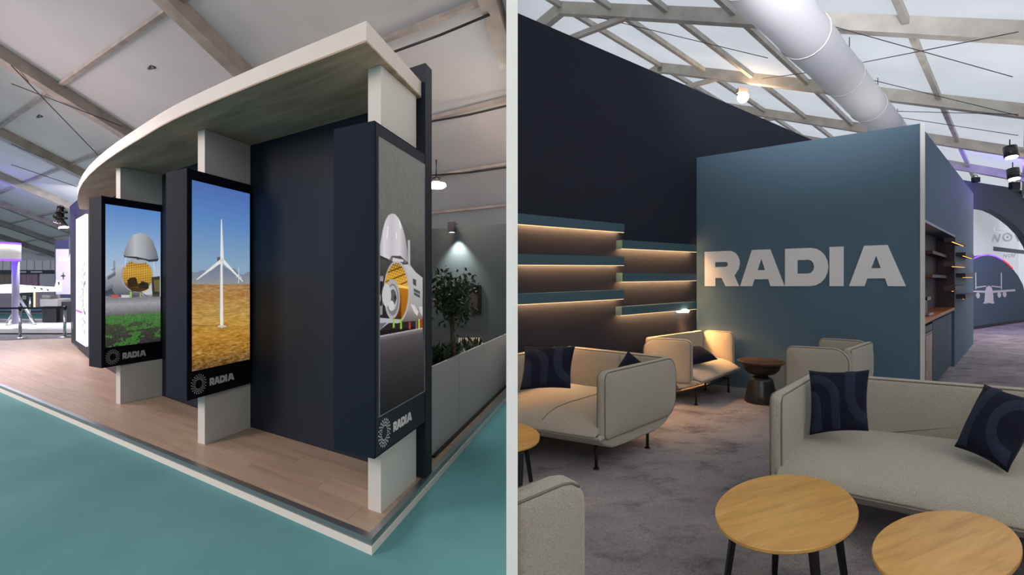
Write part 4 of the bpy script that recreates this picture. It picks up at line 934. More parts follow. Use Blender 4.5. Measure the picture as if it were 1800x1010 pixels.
prism('door_glass', [da, db, db+rc*.1, da+rc*.1], .08, zc0-.22, wood('fridge_door_wood', (128,112,96), (158,142,124), (178,164,146), (0,0.01), 2.0, .35, .4), fg)
prism('control_strip', [a, b, b+rc*1.4, a+rc*1.4], zc0-.17, zc0-.08, M_BLACK, fg)
# shelves and machine inside
for i, (y, lab_) in enumerate(((451,'upper short dark shelf inside the bar niche'),(486,'lower short dark shelf inside the bar niche'))):
    c_ = P1+inw*(ND-.02); zc_ = at(1647,y,c_.y).z; d0 = c_-sdd*.6
    tag(prism('niche_shelf', [c_-sdd*2.2, c_-sdd*.02, c_-sdd*.02-inw*.14, c_-sdd*2.2-inw*.14], zc_-.03, zc_+.02, mat('dark_shelf', (44,38,44), .5)), lab_, 'shelf', 'shelves inside the bar niche')
cm0 = onplane(1624.0,520,sd0+inw*.11,sd1+inw*.11); cm0.z = zc
cmx = thing('coffee_machine', 'dark coffee machine on the oak worktop in the niche', 'coffee machine', V3(cm0, zc0))
prism('body', [cm0, cm0+sdd*.36, cm0+sdd*.36+inw*.12, cm0+inw*.12], zc0+.018, zc0+.24, mat('dark_brown_machine', (52,38,34), .35), cmx)
prism('hood', [cm0-inw*.04, cm0+sdd*.40-inw*.04, cm0+sdd*.40+inw*.1, cm0+inw*.1], zc0+.242, zc0+.29, M_GUNMETAL, cmx)
prism('drip_tray', [cm0-inw*.06, cm0+sdd*.5-inw*.06, cm0+sdd*.5-inw*.003, cm0-inw*.003], zc0+.020, zc0+.05, M_ALU, cmx)
light('niche_glow', 'POINT', P0.lerp(P1,.30)+inw*.10+Vector((0,0,1.72)), 5, (255,160,90), .08)
# little lit shelves on the end block
eb = [((1679,1697.5),(417,427.5),(426.5,433.5)), ((1679,1699.5),(459.5,463.5),(470,471)), ((1679,1699),(502.5,500),(513.5,508.5)),
      ((1697.3,1712),(443,447.5),(451,455.5)), ((1697.3,1713),(480,480),(489,488.5)), ((1697.3,1711.5),(517,514.5),(527,521.5))]
for i, ((x0,x1),(a0,a1),(b0,b1)) in enumerate(eb):
    OFFE = .14; q0, q1 = sd0+sdn*OFFE, sd1+sdn*OFFE
    A, B, Ab, Bb = onplane(x0,a0,q0,q1), onplane(x1,a1,q0,q1), onplane(x0,b0,q0,q1), onplane(x1,b1,q0,q1)
    pos = ('top','middle','lowest')[i % 3]; sd_ = ('nearer','farther')[i//3]
    t = thing('wall_shelf', pos+' small dark lit shelf of the '+sd_+' row beside the bar niche', 'shelf', V3(A.lerp(B,.5), (A.z+B.z)/2), 'small lit shelves beside the bar')
    Aw, Bw = A-sdn*(OFFE-.004), B-sdn*(OFFE-.004)
    prism('board', [A, B, Bw, Aw], [Ab.z+.02,Bb.z+.02,Bb.z+.02,Ab.z+.02], [A.z,B.z,B.z,A.z], mat('dark_plum_shelf', (48,46,58), .5), t)
    A_, B_ = A-sdn*.03, B-sdn*.03
    prism('led_strip', [A_, B_, B_-sdn*.012, A_-sdn*.012], [Ab.z+.013,Bb.z+.013,Bb.z+.013,Ab.z+.013], [Ab.z+.019,Bb.z+.019,Bb.z+.019,Ab.z+.019], emitter('small_warm_led', (255,186,110), 2.2) if i == 0 else bpy.data.materials['small_warm_led'], t)

# ------------------------------------------------------------------ RIGHT: far stand with arched opening
w0, w1 = G(1690,577.5), G(1800,561.5); wd = (w1-w0).normalized(); wn = Vector((wd.y,-wd.x,0))
w1 = w0+wd*9.5
def WP(x, y, off=0.0): p = onplane(x, y, w0+wn*off, w1+wn*off); return (Vector((p.x,p.y,0))-Vector((w0.x,w0.y,0))-wn*off).dot(wd), p.z
Lw = (w1-w0).length; ztL, ztR = WP(1690,316)[1], WP(1800,333)[1]
ar = [WP(x, y) for x, y in ((1708,560),(1708,369),(1716,366.5),(1728,365.8),(1742,368.5),(1756,375),(1770,384),(1785,396),(1800,412),(1812,432),(1820,455))]
ar = ar+[(ar[-1][0], WP(1800,548)[1])]
ar[0] = (ar[0][0], .25); ar[-1] = (ar[-1][0], .25)
pts = [(-1.2,0),(Lw,0),(Lw,ztR+.6),(WP(1800,333)[0],ztR),(0,ztL),(-1.2,ztL-.05)]
M_ARCHW = mat('dark_grey_stand', (62,66,78), .75)
struct(mesh('wall_arch', *slab_vf(V3(w0), wd, Vector((0,0,1)), -wn, [(pts, [ar])], .25), M_ARCHW))
# backdrop behind the opening; emission added in place of the lit interior
bb = struct(mesh('wall_bright', *slab_vf(V3(w0)-wn*1.2, wd, Vector((0,0,1)), -wn, [([(-2,.0),(Lw+3,.0),(Lw+3,5.2),(-2,5.2)], [])], .1), mat('stand_white_glow', (215,215,218), .6, noise=.5, col2=(190,190,194), emit=((225,228,235),.42))))
def textmesh(name, s, p, ex, up, nrm, size, m, parent):
    c = bpy.data.curves.new(name, 'FONT'); c.body = s; c.size = 1.0; c.extrude = .01
    o = bpy.data.objects.new(name, c); COL.objects.link(o); bpy.context.view_layer.update()
    me = bpy.data.meshes.new_from_object(o.evaluated_get(bpy.context.evaluated_depsgraph_get())); bpy.data.objects.remove(o)
    off = Vector(parent.location)
    xs = [v.co.x for v in me.vertices]; ys = [v.co.y for v in me.vertices]; wdt, hgt = max(xs)-min(xs), max(ys)-min(ys)
    for v in me.vertices: v.co = p+ex*((v.co.x-min(xs)+.18*(v.co.y-min(ys))*0)/wdt)+up*((v.co.y-min(ys))/hgt)+nrm*v.co.z-off
    ob = bpy.data.objects.new(name, me); COL.objects.link(ob); ob.parent = parent; me.materials.append(m); return ob
BO = -1.19
def BP(x, y): a, z = WP(x, y, BO); return V3(w0)+wn*BO+wd*a+Vector((0,0,z))
ss = thing('stand_sign', 'pale grey lettering and dark bar on the bright wall inside the arch', 'sign', BP(1742,440))
M_SGN = mat('glowing_grey_print', (170,170,174), .5, emit=((190,190,194),.35)); M_SGN2 = mat('glowing_pale_print', (236,236,238), .5, emit=((240,240,244),.3))  # emission added to lighten the letters and band
def seg(nm, p, q, r, m):
    p, q = BP(*p), BP(*q); v, f = tube_vf([p, q], r, 6); return mesh(nm, v, f, m, ss)
def stroke_letter(nm, lines, m, r=.045):
    v, f = join([tube_vf([BP(*p) for p in L], r, 6) for L in lines]); return mesh(nm, v, f, m, ss)
stroke_letter('letter', [[(1743.5,424),(1747,413),(1753,424),(1757,412)]], M_SGN, .05)
stroke_letter('letter', [[(1770+7.5*math.cos(a), 416.5+6.5*math.sin(a)) for a in np.linspace(0,2*math.pi,17)]], M_SGN, .05)
lathe('letter_dot', BP(1770,416.5), [(.02,-.06),(.06,-.04),(.06,.04),(.02,.06)], M_SGN, ss, 12)
stroke_letter('letter', [[(1784,411),(1789,423),(1795,411)]], M_SGN, .05)
a, b = BP(1746,440.5), BP(1812,431); mesh('dark_bar', *slab_vf(a, V3(b-a,0), Vector((0,0,.19)), wn, [([(0,0),(1,0),(1,1),(0,1)],[])], .02), mat('bar_grey', (104,104,108), .6), ss)
a, b = BP(1748,405.5), BP(1812,396); mesh('pale_band', *slab_vf(a, V3(b-a,0), Vector((0,0,.14)), wn, [([(0,0),(1,0),(1,1),(0,1)],[])], .015), M_SGN2, ss)
stroke_letter('small_letter', [[(1763.5,452),(1765,446.5),(1768.5,452),(1770,446)]], M_SGN, .022)
stroke_letter('small_letter', [[(1775+2.6*math.cos(a), 449+2.6*math.sin(a)) for a in np.linspace(0,2*math.pi,13)]], M_SGN, .022)
stroke_letter('small_letter', [[(1779,446),(1781.5,451.5),(1784,445.5)]], M_SGN, .022)
# round-topped navy front with the pale aircraft
FO = .35
arc_top = [WP(x, y, FO) for x, y in ((1705,458),(1712,454),(1722,450),(1736.6,447.7),(1750,450.5),(1762,456.5),(1772,464),(1780,472),(1790,485),(1798,500),(1803,520))]
lo = WP(1711,568,FO)[1]
ff_ = thing('arched_front', 'round-topped slate navy front wall with a pale aircraft picture', 'display wall', V3(w0+wd*2))
O2 = V3(w0)+wn*FO
mesh('board', *slab_vf(O2, wd, Vector((0,0,1)), -wn, [(arc_top+[(arc_top[-1][0],.12),(arc_top[0][0],.12)], [])], .2), mat('slate_navy_front', (66,84,100), .7), ff_)
mesh('skirting', *slab_vf(O2-wn*.03, wd, Vector((0,0,1)), -wn, [([(arc_top[0][0],.0),(arc_top[-1][0],.0),(arc_top[-1][0],.12),(arc_top[0][0],.12)], [])], .15), M_BLACK, ff_)
v, f = tube_vf([O2+wd*a+Vector((0,0,z+.01)) for a, z in arc_top[:6]], .025, 6); mesh('glowing_edge', v, f, M_PURPLE, ff_)
v, f = tube_vf([O2+wd*a+Vector((0,0,z+.01)) for a, z in arc_top[5:8]], .025, 6); mesh('glowing_edge', v, f, emitter('red_edge', (255,60,90), 1.6), ff_)
Q = lambda L: [WP(x, y, FO) for x, y in L]
M_PALE = mat('pale_print', (206,202,204), .6)
mesh('fuselage', *slab_vf(O2, wd, Vector((0,0,1)), wn, [(Q([(1730.3,530),(1731.5,512),(1733.5,505),(1738,501.8),(1742.5,505),(1744.7,512),(1746,530),(1748,532.5),(1744,533.5),(1738,532),(1731,533.5),(1727.5,532.5)]), [])], .012), M_PALE, ff_)
mesh('wing', *slab_vf(O2, wd, Vector((0,0,1)), wn, [(Q([(1708,510.5),(1731.5,510.6),(1731.5,514.5),(1708,512.5)]), []), (Q([(1744.5,510.5),(1784,508),(1784,511.5),(1744.5,514.5)]), [])], .012), M_PALE, ff_)
mesh('tail_fin', *slab_vf(O2, wd, Vector((0,0,1)), wn, [(Q([(1714,479),(1715.2,479),(1715.6,508),(1714,508)]), []), (Q([(1759,479),(1760.3,479),(1760.6,508),(1759.2,508)]), []), (Q([(1714.5,504),(1733,501.8),(1733,503.6),(1714.5,506)]), []), (Q([(1742,501.8),(1759.5,503.5),(1759.5,505.5),(1742,503.6)]), [])], .012), M_PALE, ff_)
for x, y in ((1718.5,519),(1756,518),(1765.5,517)):
    mesh('engine', *slab_vf(O2, wd, Vector((0,0,1)), wn, [(Q([(x+3.1*math.cos(a), y+5.2*math.sin(a)) for a in np.linspace(0,2*math.pi,15)[:-1]]), [])], .012), M_PALE, ff_)
# lamps above
def can(label, p, q, r, glow=True):
    t = thing('track_spotlight', label, 'spotlight', p); ax = (Vector(q)-Vector(p)).normalized()
    tube('housing', [p, q], [r*.95,r], M_GUNMETAL, t, 18)
    if glow: tube('glowing_lens', [Vector(q), Vector(q)+ax*.012], r*.86, M_SPOTGLOW, t, 18)
    v = Vector(p); tube('hanger', [v, v+Vector((0,0,.16))], .012, M_BLACK, t, 6)
Ys = 11.0
can('upper dark spotlight with pinkish glow under the bright roof at the far right', at(1775,258,Ys), at(1778,276,Ys-.05), .125)
can('lower dark spotlight with pinkish glow above the arched stand', at(1780,297,Ys+1), at(1783,314,Ys+.95), .125)
sp_ = at(1716,319,17.6); t = thing('track_spotlight', 'small black spotlight standing on top of the arched wall', 'spotlight', sp_)
box('housing', sp_+Vector((-.09,-.05,-.02)), (.19,0,0), (0,.15,0), (0,0,.17), M_BLACK, t); v, f = tube_vf([sp_+Vector((.08*math.cos(a), .02, .15+.09*math.sin(a))) for a in np.linspace(0,math.pi,8)], .012, 6); mesh('yoke', v, f, M_BLACK, t)
sp_ = at(1783,330,18.5); t = thing('track_spotlight', 'small black spotlight at the right end of the arched wall top', 'spotlight', sp_)
box('housing', sp_+Vector((-.12,-.05,-.05)), (.3,0,0), (0,.15,0), (0,0,.26), M_BLACK, t); v, f = tube_vf([sp_+Vector((.03+.1*math.cos(a), .02, .2+.09*math.sin(a))) for a in np.linspace(0,math.pi,8)], .012, 6); mesh('yoke', v, f, M_BLACK, t)
wl = pxroofR(1304,160,.55)
wt_ = thing('work_lamp', 'bright warm lamp on a purlin of the bright roof above the dark wall', 'lamp', wl)
gl = at(1306,170.5,wl.y); sph = [(.02*1,-.16),(.10,-.13),(.15,-.05),(.15,.03),(.10,.11),(.02,.13)]
v, f = lathe_vf(gl, sph, 18); mesh('glowing_globe', v, f, emitter('work_lamp_globe', (255,240,215), 18), wt_, smooth=True)
box('housing', gl+Vector((-.16,-.08,.12)), (.26,0,0), (0,.16,0), (0,0,.12), M_ALUD, wt_)
light('work_lamp_glow', 'POINT', gl+Vector((0,-.25,-.2)), 60, (255,215,170), .12)

# ------------------------------------------------------------------ RIGHT: upholstered seating
CLIP = (PX+.0015, 1)
def rrect(w, h, rs, n=6):
    "rounded rectangle outline, radii: low-left, low-right, top-right, top-left"
    out = []
    for (cx, cy, a), r in zip(((rs[0],rs[0],180),(w-rs[1],rs[1],270),(w-rs[2],h-rs[2],0),(rs[3],h-rs[3],90)), rs): out += arc(cx, cy, r, r, a, a+90, n)
    return out
def resample(pts, step):
    out = []
    for i in range(len(pts)):
        a, b = pts[i], pts[(i+1) % len(pts)]; d = math.hypot(b[0]-a[0], b[1]-a[1])
        if d < 1e-6: continue
        k = max(1, int(d/step)); out += [(a[0]+(b[0]-a[0])*j/k, a[1]+(b[1]-a[1])*j/k) for j in range(k)]
    return out
def pslab(prof, t0, t1, r, puff, nmid=6, step=.07):
    "pillow-edged slab: 2-D outline swept from t0 to t1 with rounded edges and puffed faces; verts are (p, q, t)"
    P = resample(prof, step); n = len(P); ar_ = sum(P[i][0]*P[(i+1)%n][1]-P[(i+1)%n][0]*P[i][1] for i in range(n)); sg_ = 1 if ar_ > 0 else -1
    N_ = []
    for i in range(n):
        a, b = P[i-1], P[(i+1) % n]; dx, dy = b[0]-a[0], b[1]-a[1]; l = math.hypot(dx, dy) or 1; N_.append((-dy/l*sg_, dx/l*sg_))
    ring = lambda d: [(P[i][0]+N_[i][0]*d, P[i][1]+N_[i][1]*d) for i in range(n)]
    c = (sum(p[0] for p in P)/n, sum(p[1] for p in P)/n)
    rings = []
    base = ring(r)
    for s in (.12, .35, .6, .82): rings.append(([(c[0]+(p[0]-c[0])*s, c[1]+(p[1]-c[1])*s) for p in base], t0-puff*(1-s*s), ))
    for k in range(4):
        th = math.pi/2*k/3; rings.append((ring(r*(1-math.sin(th))), t0+r*(1-math.cos(th))))
    mid = [(P, t0+r+(t1-t0-2*r)*k/nmid) for k in range(1, nmid)]
    other = [(q, t1-(t-t0)) for q, t in reversed(rings)]
    R = rings+mid+other
    v = [(p[0], p[1], t) for q, t in R for p in q]; f = []
    for j in range(len(R)-1): f += [(j*n+i, j*n+(i+1) % n, (j+1)*n+(i+1) % n, (j+1)*n+i) for i in range(n)]
    v += [(c[0], c[1], t0-puff), (c[0], c[1], t1+puff)]; m = len(R)
    f += [(len(v)-2, (i+1) % n, i) for i in range(n)]+[(len(v)-1, (m-1)*n+i, (m-1)*n+(i+1) % n) for i in range(n)]
    ed0 = [(p[0], p[1], t0+r*.25) for p in ring(r*.30)]; ed1 = [(p[0], p[1], t1-r*.25) for p in ring(r*.30)]
    return v, f, ed0, ed1
def chaikin(P, n=1):
    for _ in range(n):
        Q = []
        for i in range(len(P)):
            a, b = P[i], P[(i+1) % len(P)]; Q += [(a[0]*.75+b[0]*.25, a[1]*.75+b[1]*.25), (a[0]*.25+b[0]*.75, a[1]*.25+b[1]*.75)]
        P = Q
    return P
def seating(name, label, cat, cor, top=.86, aT=.085, bT=.105, arms=(True,True), legs=(), group=None, br=(.05,.05), seams=(), bl=.30, nose=.31, lean=.0, nose_out=.06, seat_top=.47, seat_group=None, inner=True):
    F0, F1, B0, B1 = [Vector((p[0], p[1], 0)) for p in cor]
    L = ((F1-F0).length+(B1-B0).length)/2; D = ((B0-F0).length+(B1-F1).length)/2
    def M(l, d, z):
        u, w = l/L, d/D; p = (F0*(1-u)+F1*u)*(1-w)+(B0*(1-u)+B1*u)*w; return Vector((p.x, p.y, z))
    t = thing(name, label, cat, V3((F0+F1+B0+B1)/4, 0), group)
    if t.location.x < PX+.03: t.location.x = PX+.05; BASE[t] = Vector(t.location)
    def put(nm, vf, conv, m=M_FABRIC, sm=True): return mesh(nm, [conv(*q) for q in vf[0]], vf[1], m, t, smooth=sm, clip=CLIP)
    pip = []
    for i, on in enumerate(arms):
        if not on: continue
        prof = [(p[0], p[1]+bl-.015) for p in rrect(D-.005, top-bl+.015, (.06,.20,.17,.075))]
        l0 = 0 if i == 0 else L-aT
        v, f, e0, e1 = pslab(prof, l0, l0+aT, .038, .022, 4, .06)
        put('arm', (v, f), lambda p, q, tt: M(tt, p, q))
        for e in (e0, e1): pip.append(tube_vf([M(q[2], q[0], q[1]) for q in e], .0055, 5, True))
    lo, hi = (aT*.75 if arms[0] else 0), (L-aT*.75 if arms[1] else L)
    prof = [(p[0]+lo, p[1]+bl) for p in rrect(hi-lo, top-bl-.004, (.04,.04)+br, 4)]
    v, f, e0, e1 = pslab(prof, D-bT, D, .042, .012, 4, .09)
    put('backrest', (v, f), lambda p, q, tt: M(p, tt-lean*(.86-q), q))
    for e in (e0, e1): pip.append(tube_vf([M(q[0], q[2]-lean*(.86-q[1]), q[1]) for q in e if q[1] > top-.08 and True], .0055, 5, False))
    for s in seams:
        pip.append(tube_vf([M(s*L, D-bT-.012-lean*(.86-z), z) for z in np.linspace(seat_top, top-.03, 6)], .003, 4))
    # base and seat
    prof = chaikin([(-nose_out-.002,nose+.012),(-nose_out+.01,nose-.02),(.08,.225),(.2,.195),(D-.45,.195),(D-.22,.225),(D-.12,.30),(D-.14,nose+.05),(.1,nose+.05)], 1)
    v, f, _, _ = pslab(prof, .015, L-.015, .02, .0, 6, .08); put('seat_base', (v, f), lambda p, q, tt: M(tt, p, q))
    x1 = D-bT+.075-lean*.4
    prof = [(-nose_out,nose+.004),(-nose_out+.004,nose+.03),(-.01,nose+.075),(.07,seat_top-.045),(.2,seat_top-.012),(.4,seat_top),(x1,seat_top-.005),(x1,nose+.004)]
    s0, s1 = (aT*.6 if arms[0] else .02), (L-aT*.6 if arms[1] else L-.02)
    v, f, _, _ = pslab(chaikin(prof, 1), s0, s1, .022, .0, 10, .06)
    def seatm(p, q, tt):
        # nose spreads out to the full width below the arms
        w = 0; k = (tt-s0)/(s1-s0); full = .015+(L-.03)*k
        return M(tt*(1-w)+full*w, p, q+.012*math.sin(math.pi*min(1,max(0,k)))*(1 if q > nose+.05 else 0))
    put('seat_cushion', (v, f), seatm)
    for s in seams: pip.append(tube_vf([seatm(p, q+.002, s0+(s1-s0)*s) for p, q in ((-.01,nose+.075),(.07,seat_top-.045),(.2,seat_top-.012),(.4,seat_top),(x1-.06,seat_top-.003))], .003, 4))
    pip.append(tube_vf([M(l, -nose_out-.002, nose) for l in np.linspace(.02, L-.02, 16)], .007, 6))
    v, f = join(pip); mesh('piping', v, f, M_PIPING, t, smooth=True, clip=CLIP)
    legw = []
    for (x, y) in legs:
        fp = Vector((x, y, 0))
        if fp.x < PX+.04: continue
        parts = [tube_vf([fp+Vector((0,0,.008)), fp+Vector((0,0,.21))], .014, 8), lathe_vf(fp, [(.028,0),(.028,.008),(.012,.014)], 12)]
        v, f = join(parts); mesh('leg', v, f, M_BLACK, t, smooth=True); legw.append(fp)
    for i in range(0, len(legw)-1):
        a, b = legw[i], legw[i+1]; mesh('frame_rail', *tube_vf([a+Vector((0,0,.205)), b+Vector((0,0,.205))], .012, 6), M_BLACK, t, smooth=True)
    return t, M, L, D
# sofa at the left, seen from its right end
cB = [(.765,4.10), (-.40,4.72), (1.645,4.99), (.617,5.91)]
sofaB, MB_, LB, DB = seating('sofa', 'long oatmeal sofa below the lit shelves, its far end against the white partition', 'sofa', cB, legs=[tuple(G(1048,824)[:2]), tuple(G(1138,787)[:2]), (.80,5.25)], seams=(.42,))
# front right sofa
cA = [(1.70,3.32), (3.41,2.10), (2.49,4.174), (4.33,3.17)]
sofaA, MA_, LA, DA = seating('sofa', 'oatmeal sofa behind the two round oak tables, with two navy cushions', 'sofa', cA, legs=[(1.98,3.38), (2.48,4.0), (3.9,3.1), (3.3,2.35)])
cC = [(2.286,6.385), (3.33,7.47), (1.745,6.735), (2.93,7.78)]
chairC, MC_, LC, DC = seating('armchair', 'oatmeal armchair in the corner under the lit shelves, lit orange', 'armchair', cC, legs=[tuple(G(1223.5,711.5)[:2]), tuple(G(1280.5,689)[:2]), (2.86,7.40), (2.05,6.72)], nose_out=.10, group='oatmeal armchairs', aT=.08, bT=.09)
cD = [(3.17,5.82), (4.10,6.68), (3.73,5.52), (4.56,6.29)]
chairD, MD_, LD, DD = seating('armchair', 'oatmeal armchair turned side-on before the lettered wall, right of the dark side table', 'armchair', cD, legs=[(3.36,5.84), (4.0,6.45), (4.30,6.28), (3.70,5.68)], group='oatmeal armchairs', aT=.08, bT=.09)
cE = [(-.30,1.95), (.03,2.27), (-.15,1.54), (.305,1.965)]
chairE, ME_, LE, DE = seating('armchair', 'oatmeal armchair back cut off by the white partition at the bottom of the photo', 'armchair', cE, legs=[(.16,1.93)], group='oatmeal armchairs', aT=.10, bT=.11, arms=(False,False), br=(.13,.05), seat_top=.45)

# ------------------------------------------------------------------ cushions
def cushion(name, label, c4, thick, nback, bands=(), group=None):
    """c4: corners top-left, top-right, bottom-right, bottom-left; bands are lists of (u, v, half width)"""
    tl, tr_, br, bl_ = map(Vector, c4); nr = ((tr_-tl).cross(bl_-tl)).normalized()
    if nr.dot(Vector((0,0,EYE))-tl) < 0: nr = -nr
    def S(u, v, side):
        p = tl.lerp(tr_, u).lerp(bl_.lerp(br, u), v); e = (4*u*(1-u))*(4*v*(1-v))
        # pinched corners, sides pulled in
        cen = (tl+tr_+br+bl_)/4; k = .075*(1-abs(2*u-1)**2)*(abs(2*v-1)**3)+.075*(1-abs(2*v-1)**2)*(abs(2*u-1)**3)
        p = p.lerp(cen, k); return p+nr*side*thick*.5*(e**.42 if e > 0 else 0)
    n = 18; v, f = [], []
    for s in (1, -1):
        b = len(v)
        for j in range(n+1):
            for i in range(n+1): v.append(S(i/n, j/n, s)+nr*s*.004)
        for j in range(n):
            for i in range(n): a = b+j*(n+1)+i; f.append((a, a+1, a+n+2, a+n+1))
    m = (n+1)*(n+1); rim = [i for i in range(n)]+[i*(n+1)+n for i in range(n)]+[n*(n+1)+n-i for i in range(n)]+[(n-i)*(n+1) for i in range(n)]
    for a, b in zip(rim, rim[1:]+rim[:1]): f.append((a, b, m+b, m+a))
    cen = (tl+tr_+br+bl_)/4; t = thing(name, label, 'cushion', (cen.x, cen.y, min(q.z for q in (tl,tr_,br,bl_))), group)
    mesh('cover', v, f, M_VELVET, t, smooth=True, clip=CLIP)
    for bnd in bands:
        pts = [Vector((p[0], p[1], 0)) for p in bnd[0]]; hw = bnd[1]; v, f = [], []
        fine = []
        for a, b in zip(pts, pts[1:]):
            k = max(1, int((b-a).length/.04)); fine += [a.lerp(b, j/k) for j in range(k)]
        fine.append(pts[-1])
        for i, p in enumerate(fine):
            d = (fine[min(i+1,len(fine)-1)]-fine[max(i-1,0)]).normalized(); s_ = Vector((-d.y, d.x, 0))
            for k in range(5):
                q = p+s_*hw*(k/2-1); u_, w_ = min(.985,max(.015,q.x)), min(.985,max(.015,q.y)); v.append(S(u_, w_, 1)+nr*(.0085 if 0 < k < 4 else .005))
        for i in range(len(fine)-1): f += [(i*5+k, i*5+k+1, (i+1)*5+k+1, (i+1)*5+k) for k in range(4)]
        mesh('velvet_band', v, f, M_VELVET2, t, smooth=True, clip=CLIP)
    return t
arch1 = ([(0,.19)]+[(.06+.42*math.cos(a), .52-.36*math.sin(a)) for a in np.linspace(math.pi/2,0,9)]+[(.48,1)], .075)
arch2 = ([(0,.44),(.06,.45),(.12,.52),(.13,.62),(.13,1)], .10)
arch3 = ([(.72,0),(.72,.35)]+[(.72+.26*(1-math.cos(a)), .40+.42*math.sin(a)) for a in np.linspace(0.15,math.pi/2.4,7)]+[(1,.84)], .085)
cushion('cushion', 'navy velvet cushion with arch bands in the left corner of the front sofa', [at(1422,651,3.74), at(1528,650,3.51), at(1527,757,3.37), at(1423,764,3.54)], .13, None, (arch1, arch2, arch3), 'navy velvet cushions')
cushion('cushion', 'tilted navy velvet cushion at the right end of the front sofa', [at(1731,675,3.36), at(1838,706,3.02), at(1771,830,2.88), at(1678,784,3.20)], .15, None,
        (([(.30,0),(.22,.3),(.16,.6),(.16,1)], .10), ([(1,.16)]+[(.95-.38*math.sin(a), .52-.36*math.cos(a)) for a in np.linspace(0.1,math.pi-.1,11)]+[(1,.88)], .085)), 'navy velvet cushions')
cushion('cushion', 'dark navy cushion on the left end of the sofa below the shelves', [at(922,609,4.92), at(1011,608,4.78), at(1003,682,4.48), at(914,685,4.62)], .14, None, (arch1, arch2, arch3), 'navy velvet cushions')
cushion('cushion', 'navy cushion peeking over the right arm of the sofa below the shelves', [at(1104,616.5,4.98), at(1133,641,5.02), at(1112,692,4.84), at(1074,662,4.78)], .13, None, (), 'navy velvet cushions')
cushion('cushion', 'dark cushion lying on the seat of the orange-lit corner armchair', [at(1198,612,6.92), at(1228,609,7.06), at(1262,631,6.92), at(1205,643,6.66)], .17, None, (), 'navy velvet cushions')

# ------------------------------------------------------------------ tables
def round_table(name, label, cx, cy, rx, ry, zt, legs, grp, thick=.022):
    top = [G(cx+rx*math.cos(a), cy+ry*math.sin(a), zt) for a in np.linspace(0, 2*math.pi, 65)[:-1]]
    c = sum(top, Vector())/len(top); t = thing(name, label, 'table', (max(c.x,PX+.05), c.y, 0), grp)
    n = 64; v = []; rings = [(.985,zt-thick),(1,zt-thick+.006),(1,zt-.004),(.992,zt)]
    for k, z in rings: v += [V3(c+(p-c)*k, z) for p in top]
    f = [tuple(range(n-1,-1,-1)), tuple(3*n+i for i in range(n))]
    for j in range(3): f += [(j*n+i, j*n+(i+1)%n, (j+1)*n+(i+1)%n, (j+1)*n+i) for i in range(n)]
    mesh('tabletop', v, f, M_OAK, t, clip=CLIP)
    for (hx, hy), (fx, fy) in legs:
        h = Vector((c.x+hx, c.y+hy, zt-thick)); g_ = Vector((c.x+fx, c.y+fy, 0))
        if min(h.x, g_.x) < PX+.03: continue
        d = Vector((fx, fy, 0)).normalized() if (fx or fy) else Vector((1,0,0)); s_ = Vector((-d.y,d.x,0))
        v = [g_+s_*.013-d*.011, g_-s_*.013-d*.011, g_-s_*.013+d*.011, g_+s_*.013+d*.011, h+s_*.021-d*.014, h-s_*.021-d*.014, h-s_*.021+d*.014, h+s_*.021+d*.014]
        mesh('leg', v, [(3,2,1,0),(4,5,6,7),(0,1,5,4),(1,2,6,5),(2,3,7,6),(3,0,4,7)], M_BLACK, t, bevel=.003)
    return t
def leg_at(cx, cy, zt, hp, fp=None):
    "leg head from the pixel where it leaves the underside, foot spread outwards"
    c = G(cx, cy, zt)
    h = G(hp[0], hp[1], zt-.02); return h, c
ZT = .47
cT1, cT2 = G(1383,900,ZT), G(1665,966,ZT)
round_table('coffee_table', 'round oak coffee table in front of the oatmeal sofa, wholly in view', 1383, 900, 126.5, 67, ZT,
            [((-.24,.02),(-.30,.03)), ((.02,-.17),(.02,-.25)), ((.24,.0),(.30,-.01)), ((.05,.18),(.07,.25))], 'round oak coffee tables')
round_table('coffee_table', 'round oak coffee table at the bottom edge, nearest the camera', 1665, 966, 133, 70, ZT+.0,
            [((-.15,-.10),(-.2,-.13)), ((.18,-.05),(.24,-.06)), ((.0,.15),(.0,.22))], 'round oak coffee tables')
t3 = thing('side_table', 'small oak table by the long sofa, cut off by the white partition', 'table', (.08,3.75,0), 'round oak coffee tables')
zt3 = .46; top = [G(878+71*math.cos(a), 766+26*math.sin(a), zt3) for a in np.linspace(0, 2*math.pi, 65)[:-1]]; c = sum(top, Vector())/64; v = []
for k, z in ((.985,zt3-.022),(1,zt3-.016),(1,zt3-.004),(.992,zt3)): v += [V3(c+(p-c)*k, z) for p in top]
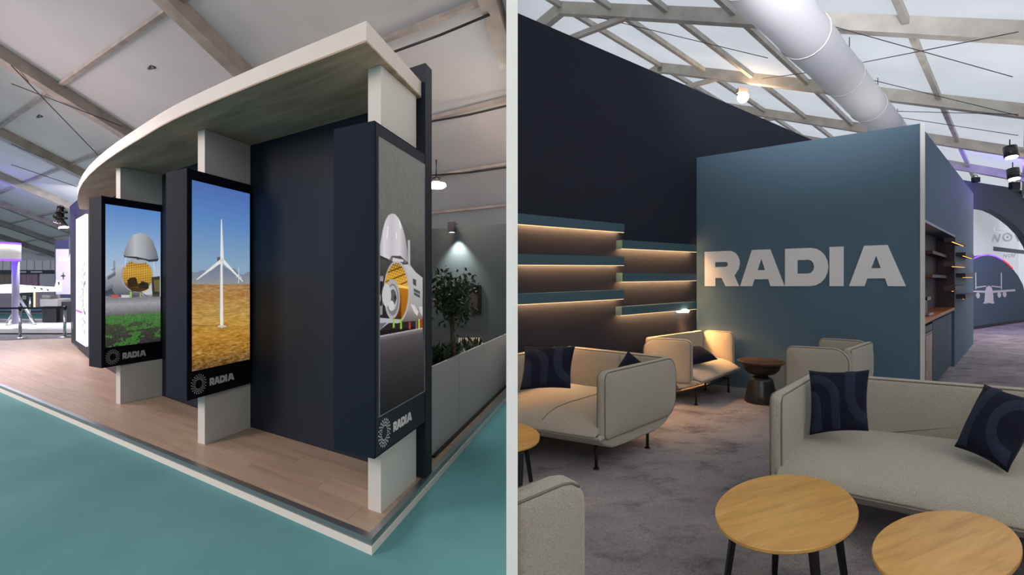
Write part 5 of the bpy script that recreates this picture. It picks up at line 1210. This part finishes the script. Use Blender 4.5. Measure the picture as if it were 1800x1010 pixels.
n = 64; f = [tuple(range(n-1,-1,-1)), tuple(3*n+i for i in range(n))]
for j in range(3): f += [(j*n+i, j*n+(i+1)%n, (j+1)*n+(i+1)%n, (j+1)*n+i) for i in range(n)]
mesh('tabletop', v, f, M_OAK, t3, clip=CLIP)
fa = G(934.5,852); ha = at(920,778,fa.y-.02)
def lg(h, g_, w0, w1):
    v = [g_+Vector((-w0,-w0,0)), g_+Vector((w0,-w0,0)), g_+Vector((w0,w0,0)), g_+Vector((-w0,w0,0)), h+Vector((-w1,-w1,0)), h+Vector((w1,-w1,0)), h+Vector((w1,w1,0)), h+Vector((-w1,w1,0))]
    return v, [(3,2,1,0),(4,5,6,7),(0,1,5,4),(1,2,6,5),(2,3,7,6),(3,0,4,7)]
ha.z = zt3-.022; ha.x = max(ha.x, PX+.035)
v, f = lg(ha, fa, .016, .021); mesh('leg', v, f, M_BLACK, t3, bevel=.003)
v, f = lg(Vector((.06,3.42,zt3-.022)), Vector((.05,3.34,0)), .013, .021); mesh('leg', v, f, M_BLACK, t3, bevel=.003)
# turned side table
sb = G(1338,706); st_ = thing('side_table', 'turned dark side table with walnut tray top between the two armchairs', 'table', sb, None)
k_ = sb.y/F; hz = lambda y: 1.6-(y-CY)/F*sb.y
lathe('base', sb, [(26*k_,0),(27.5*k_,.01),(25*k_,.10),(19.5*k_,hz(668)),(17.5*k_,hz(663.5)),(13*k_,hz(661.5))], M_GUNMETAL, st_, 36)
lathe('neck', sb, [(11*k_,hz(662)),(10.5*k_,hz(660)),(12*k_,hz(657.5))], M_BLACK, st_, 24)
lathe('bowl', sb, [(11*k_,hz(658.5)),(22*k_,hz(655)),(29*k_,hz(648)),(31*k_,hz(640)),(31.5*k_,hz(637))], mat('dark_stained_wood', (42,34,28), .45, .4), st_, 36)
lathe('tray_top', sb, [(34*k_,hz(638.5)),(38.5*k_,hz(635.5)),(39*k_,hz(633.5)),(37.5*k_,hz(633)),(35*k_,hz(634.5)),(.001,hz(634.5))], M_WALNUT, st_, 40)
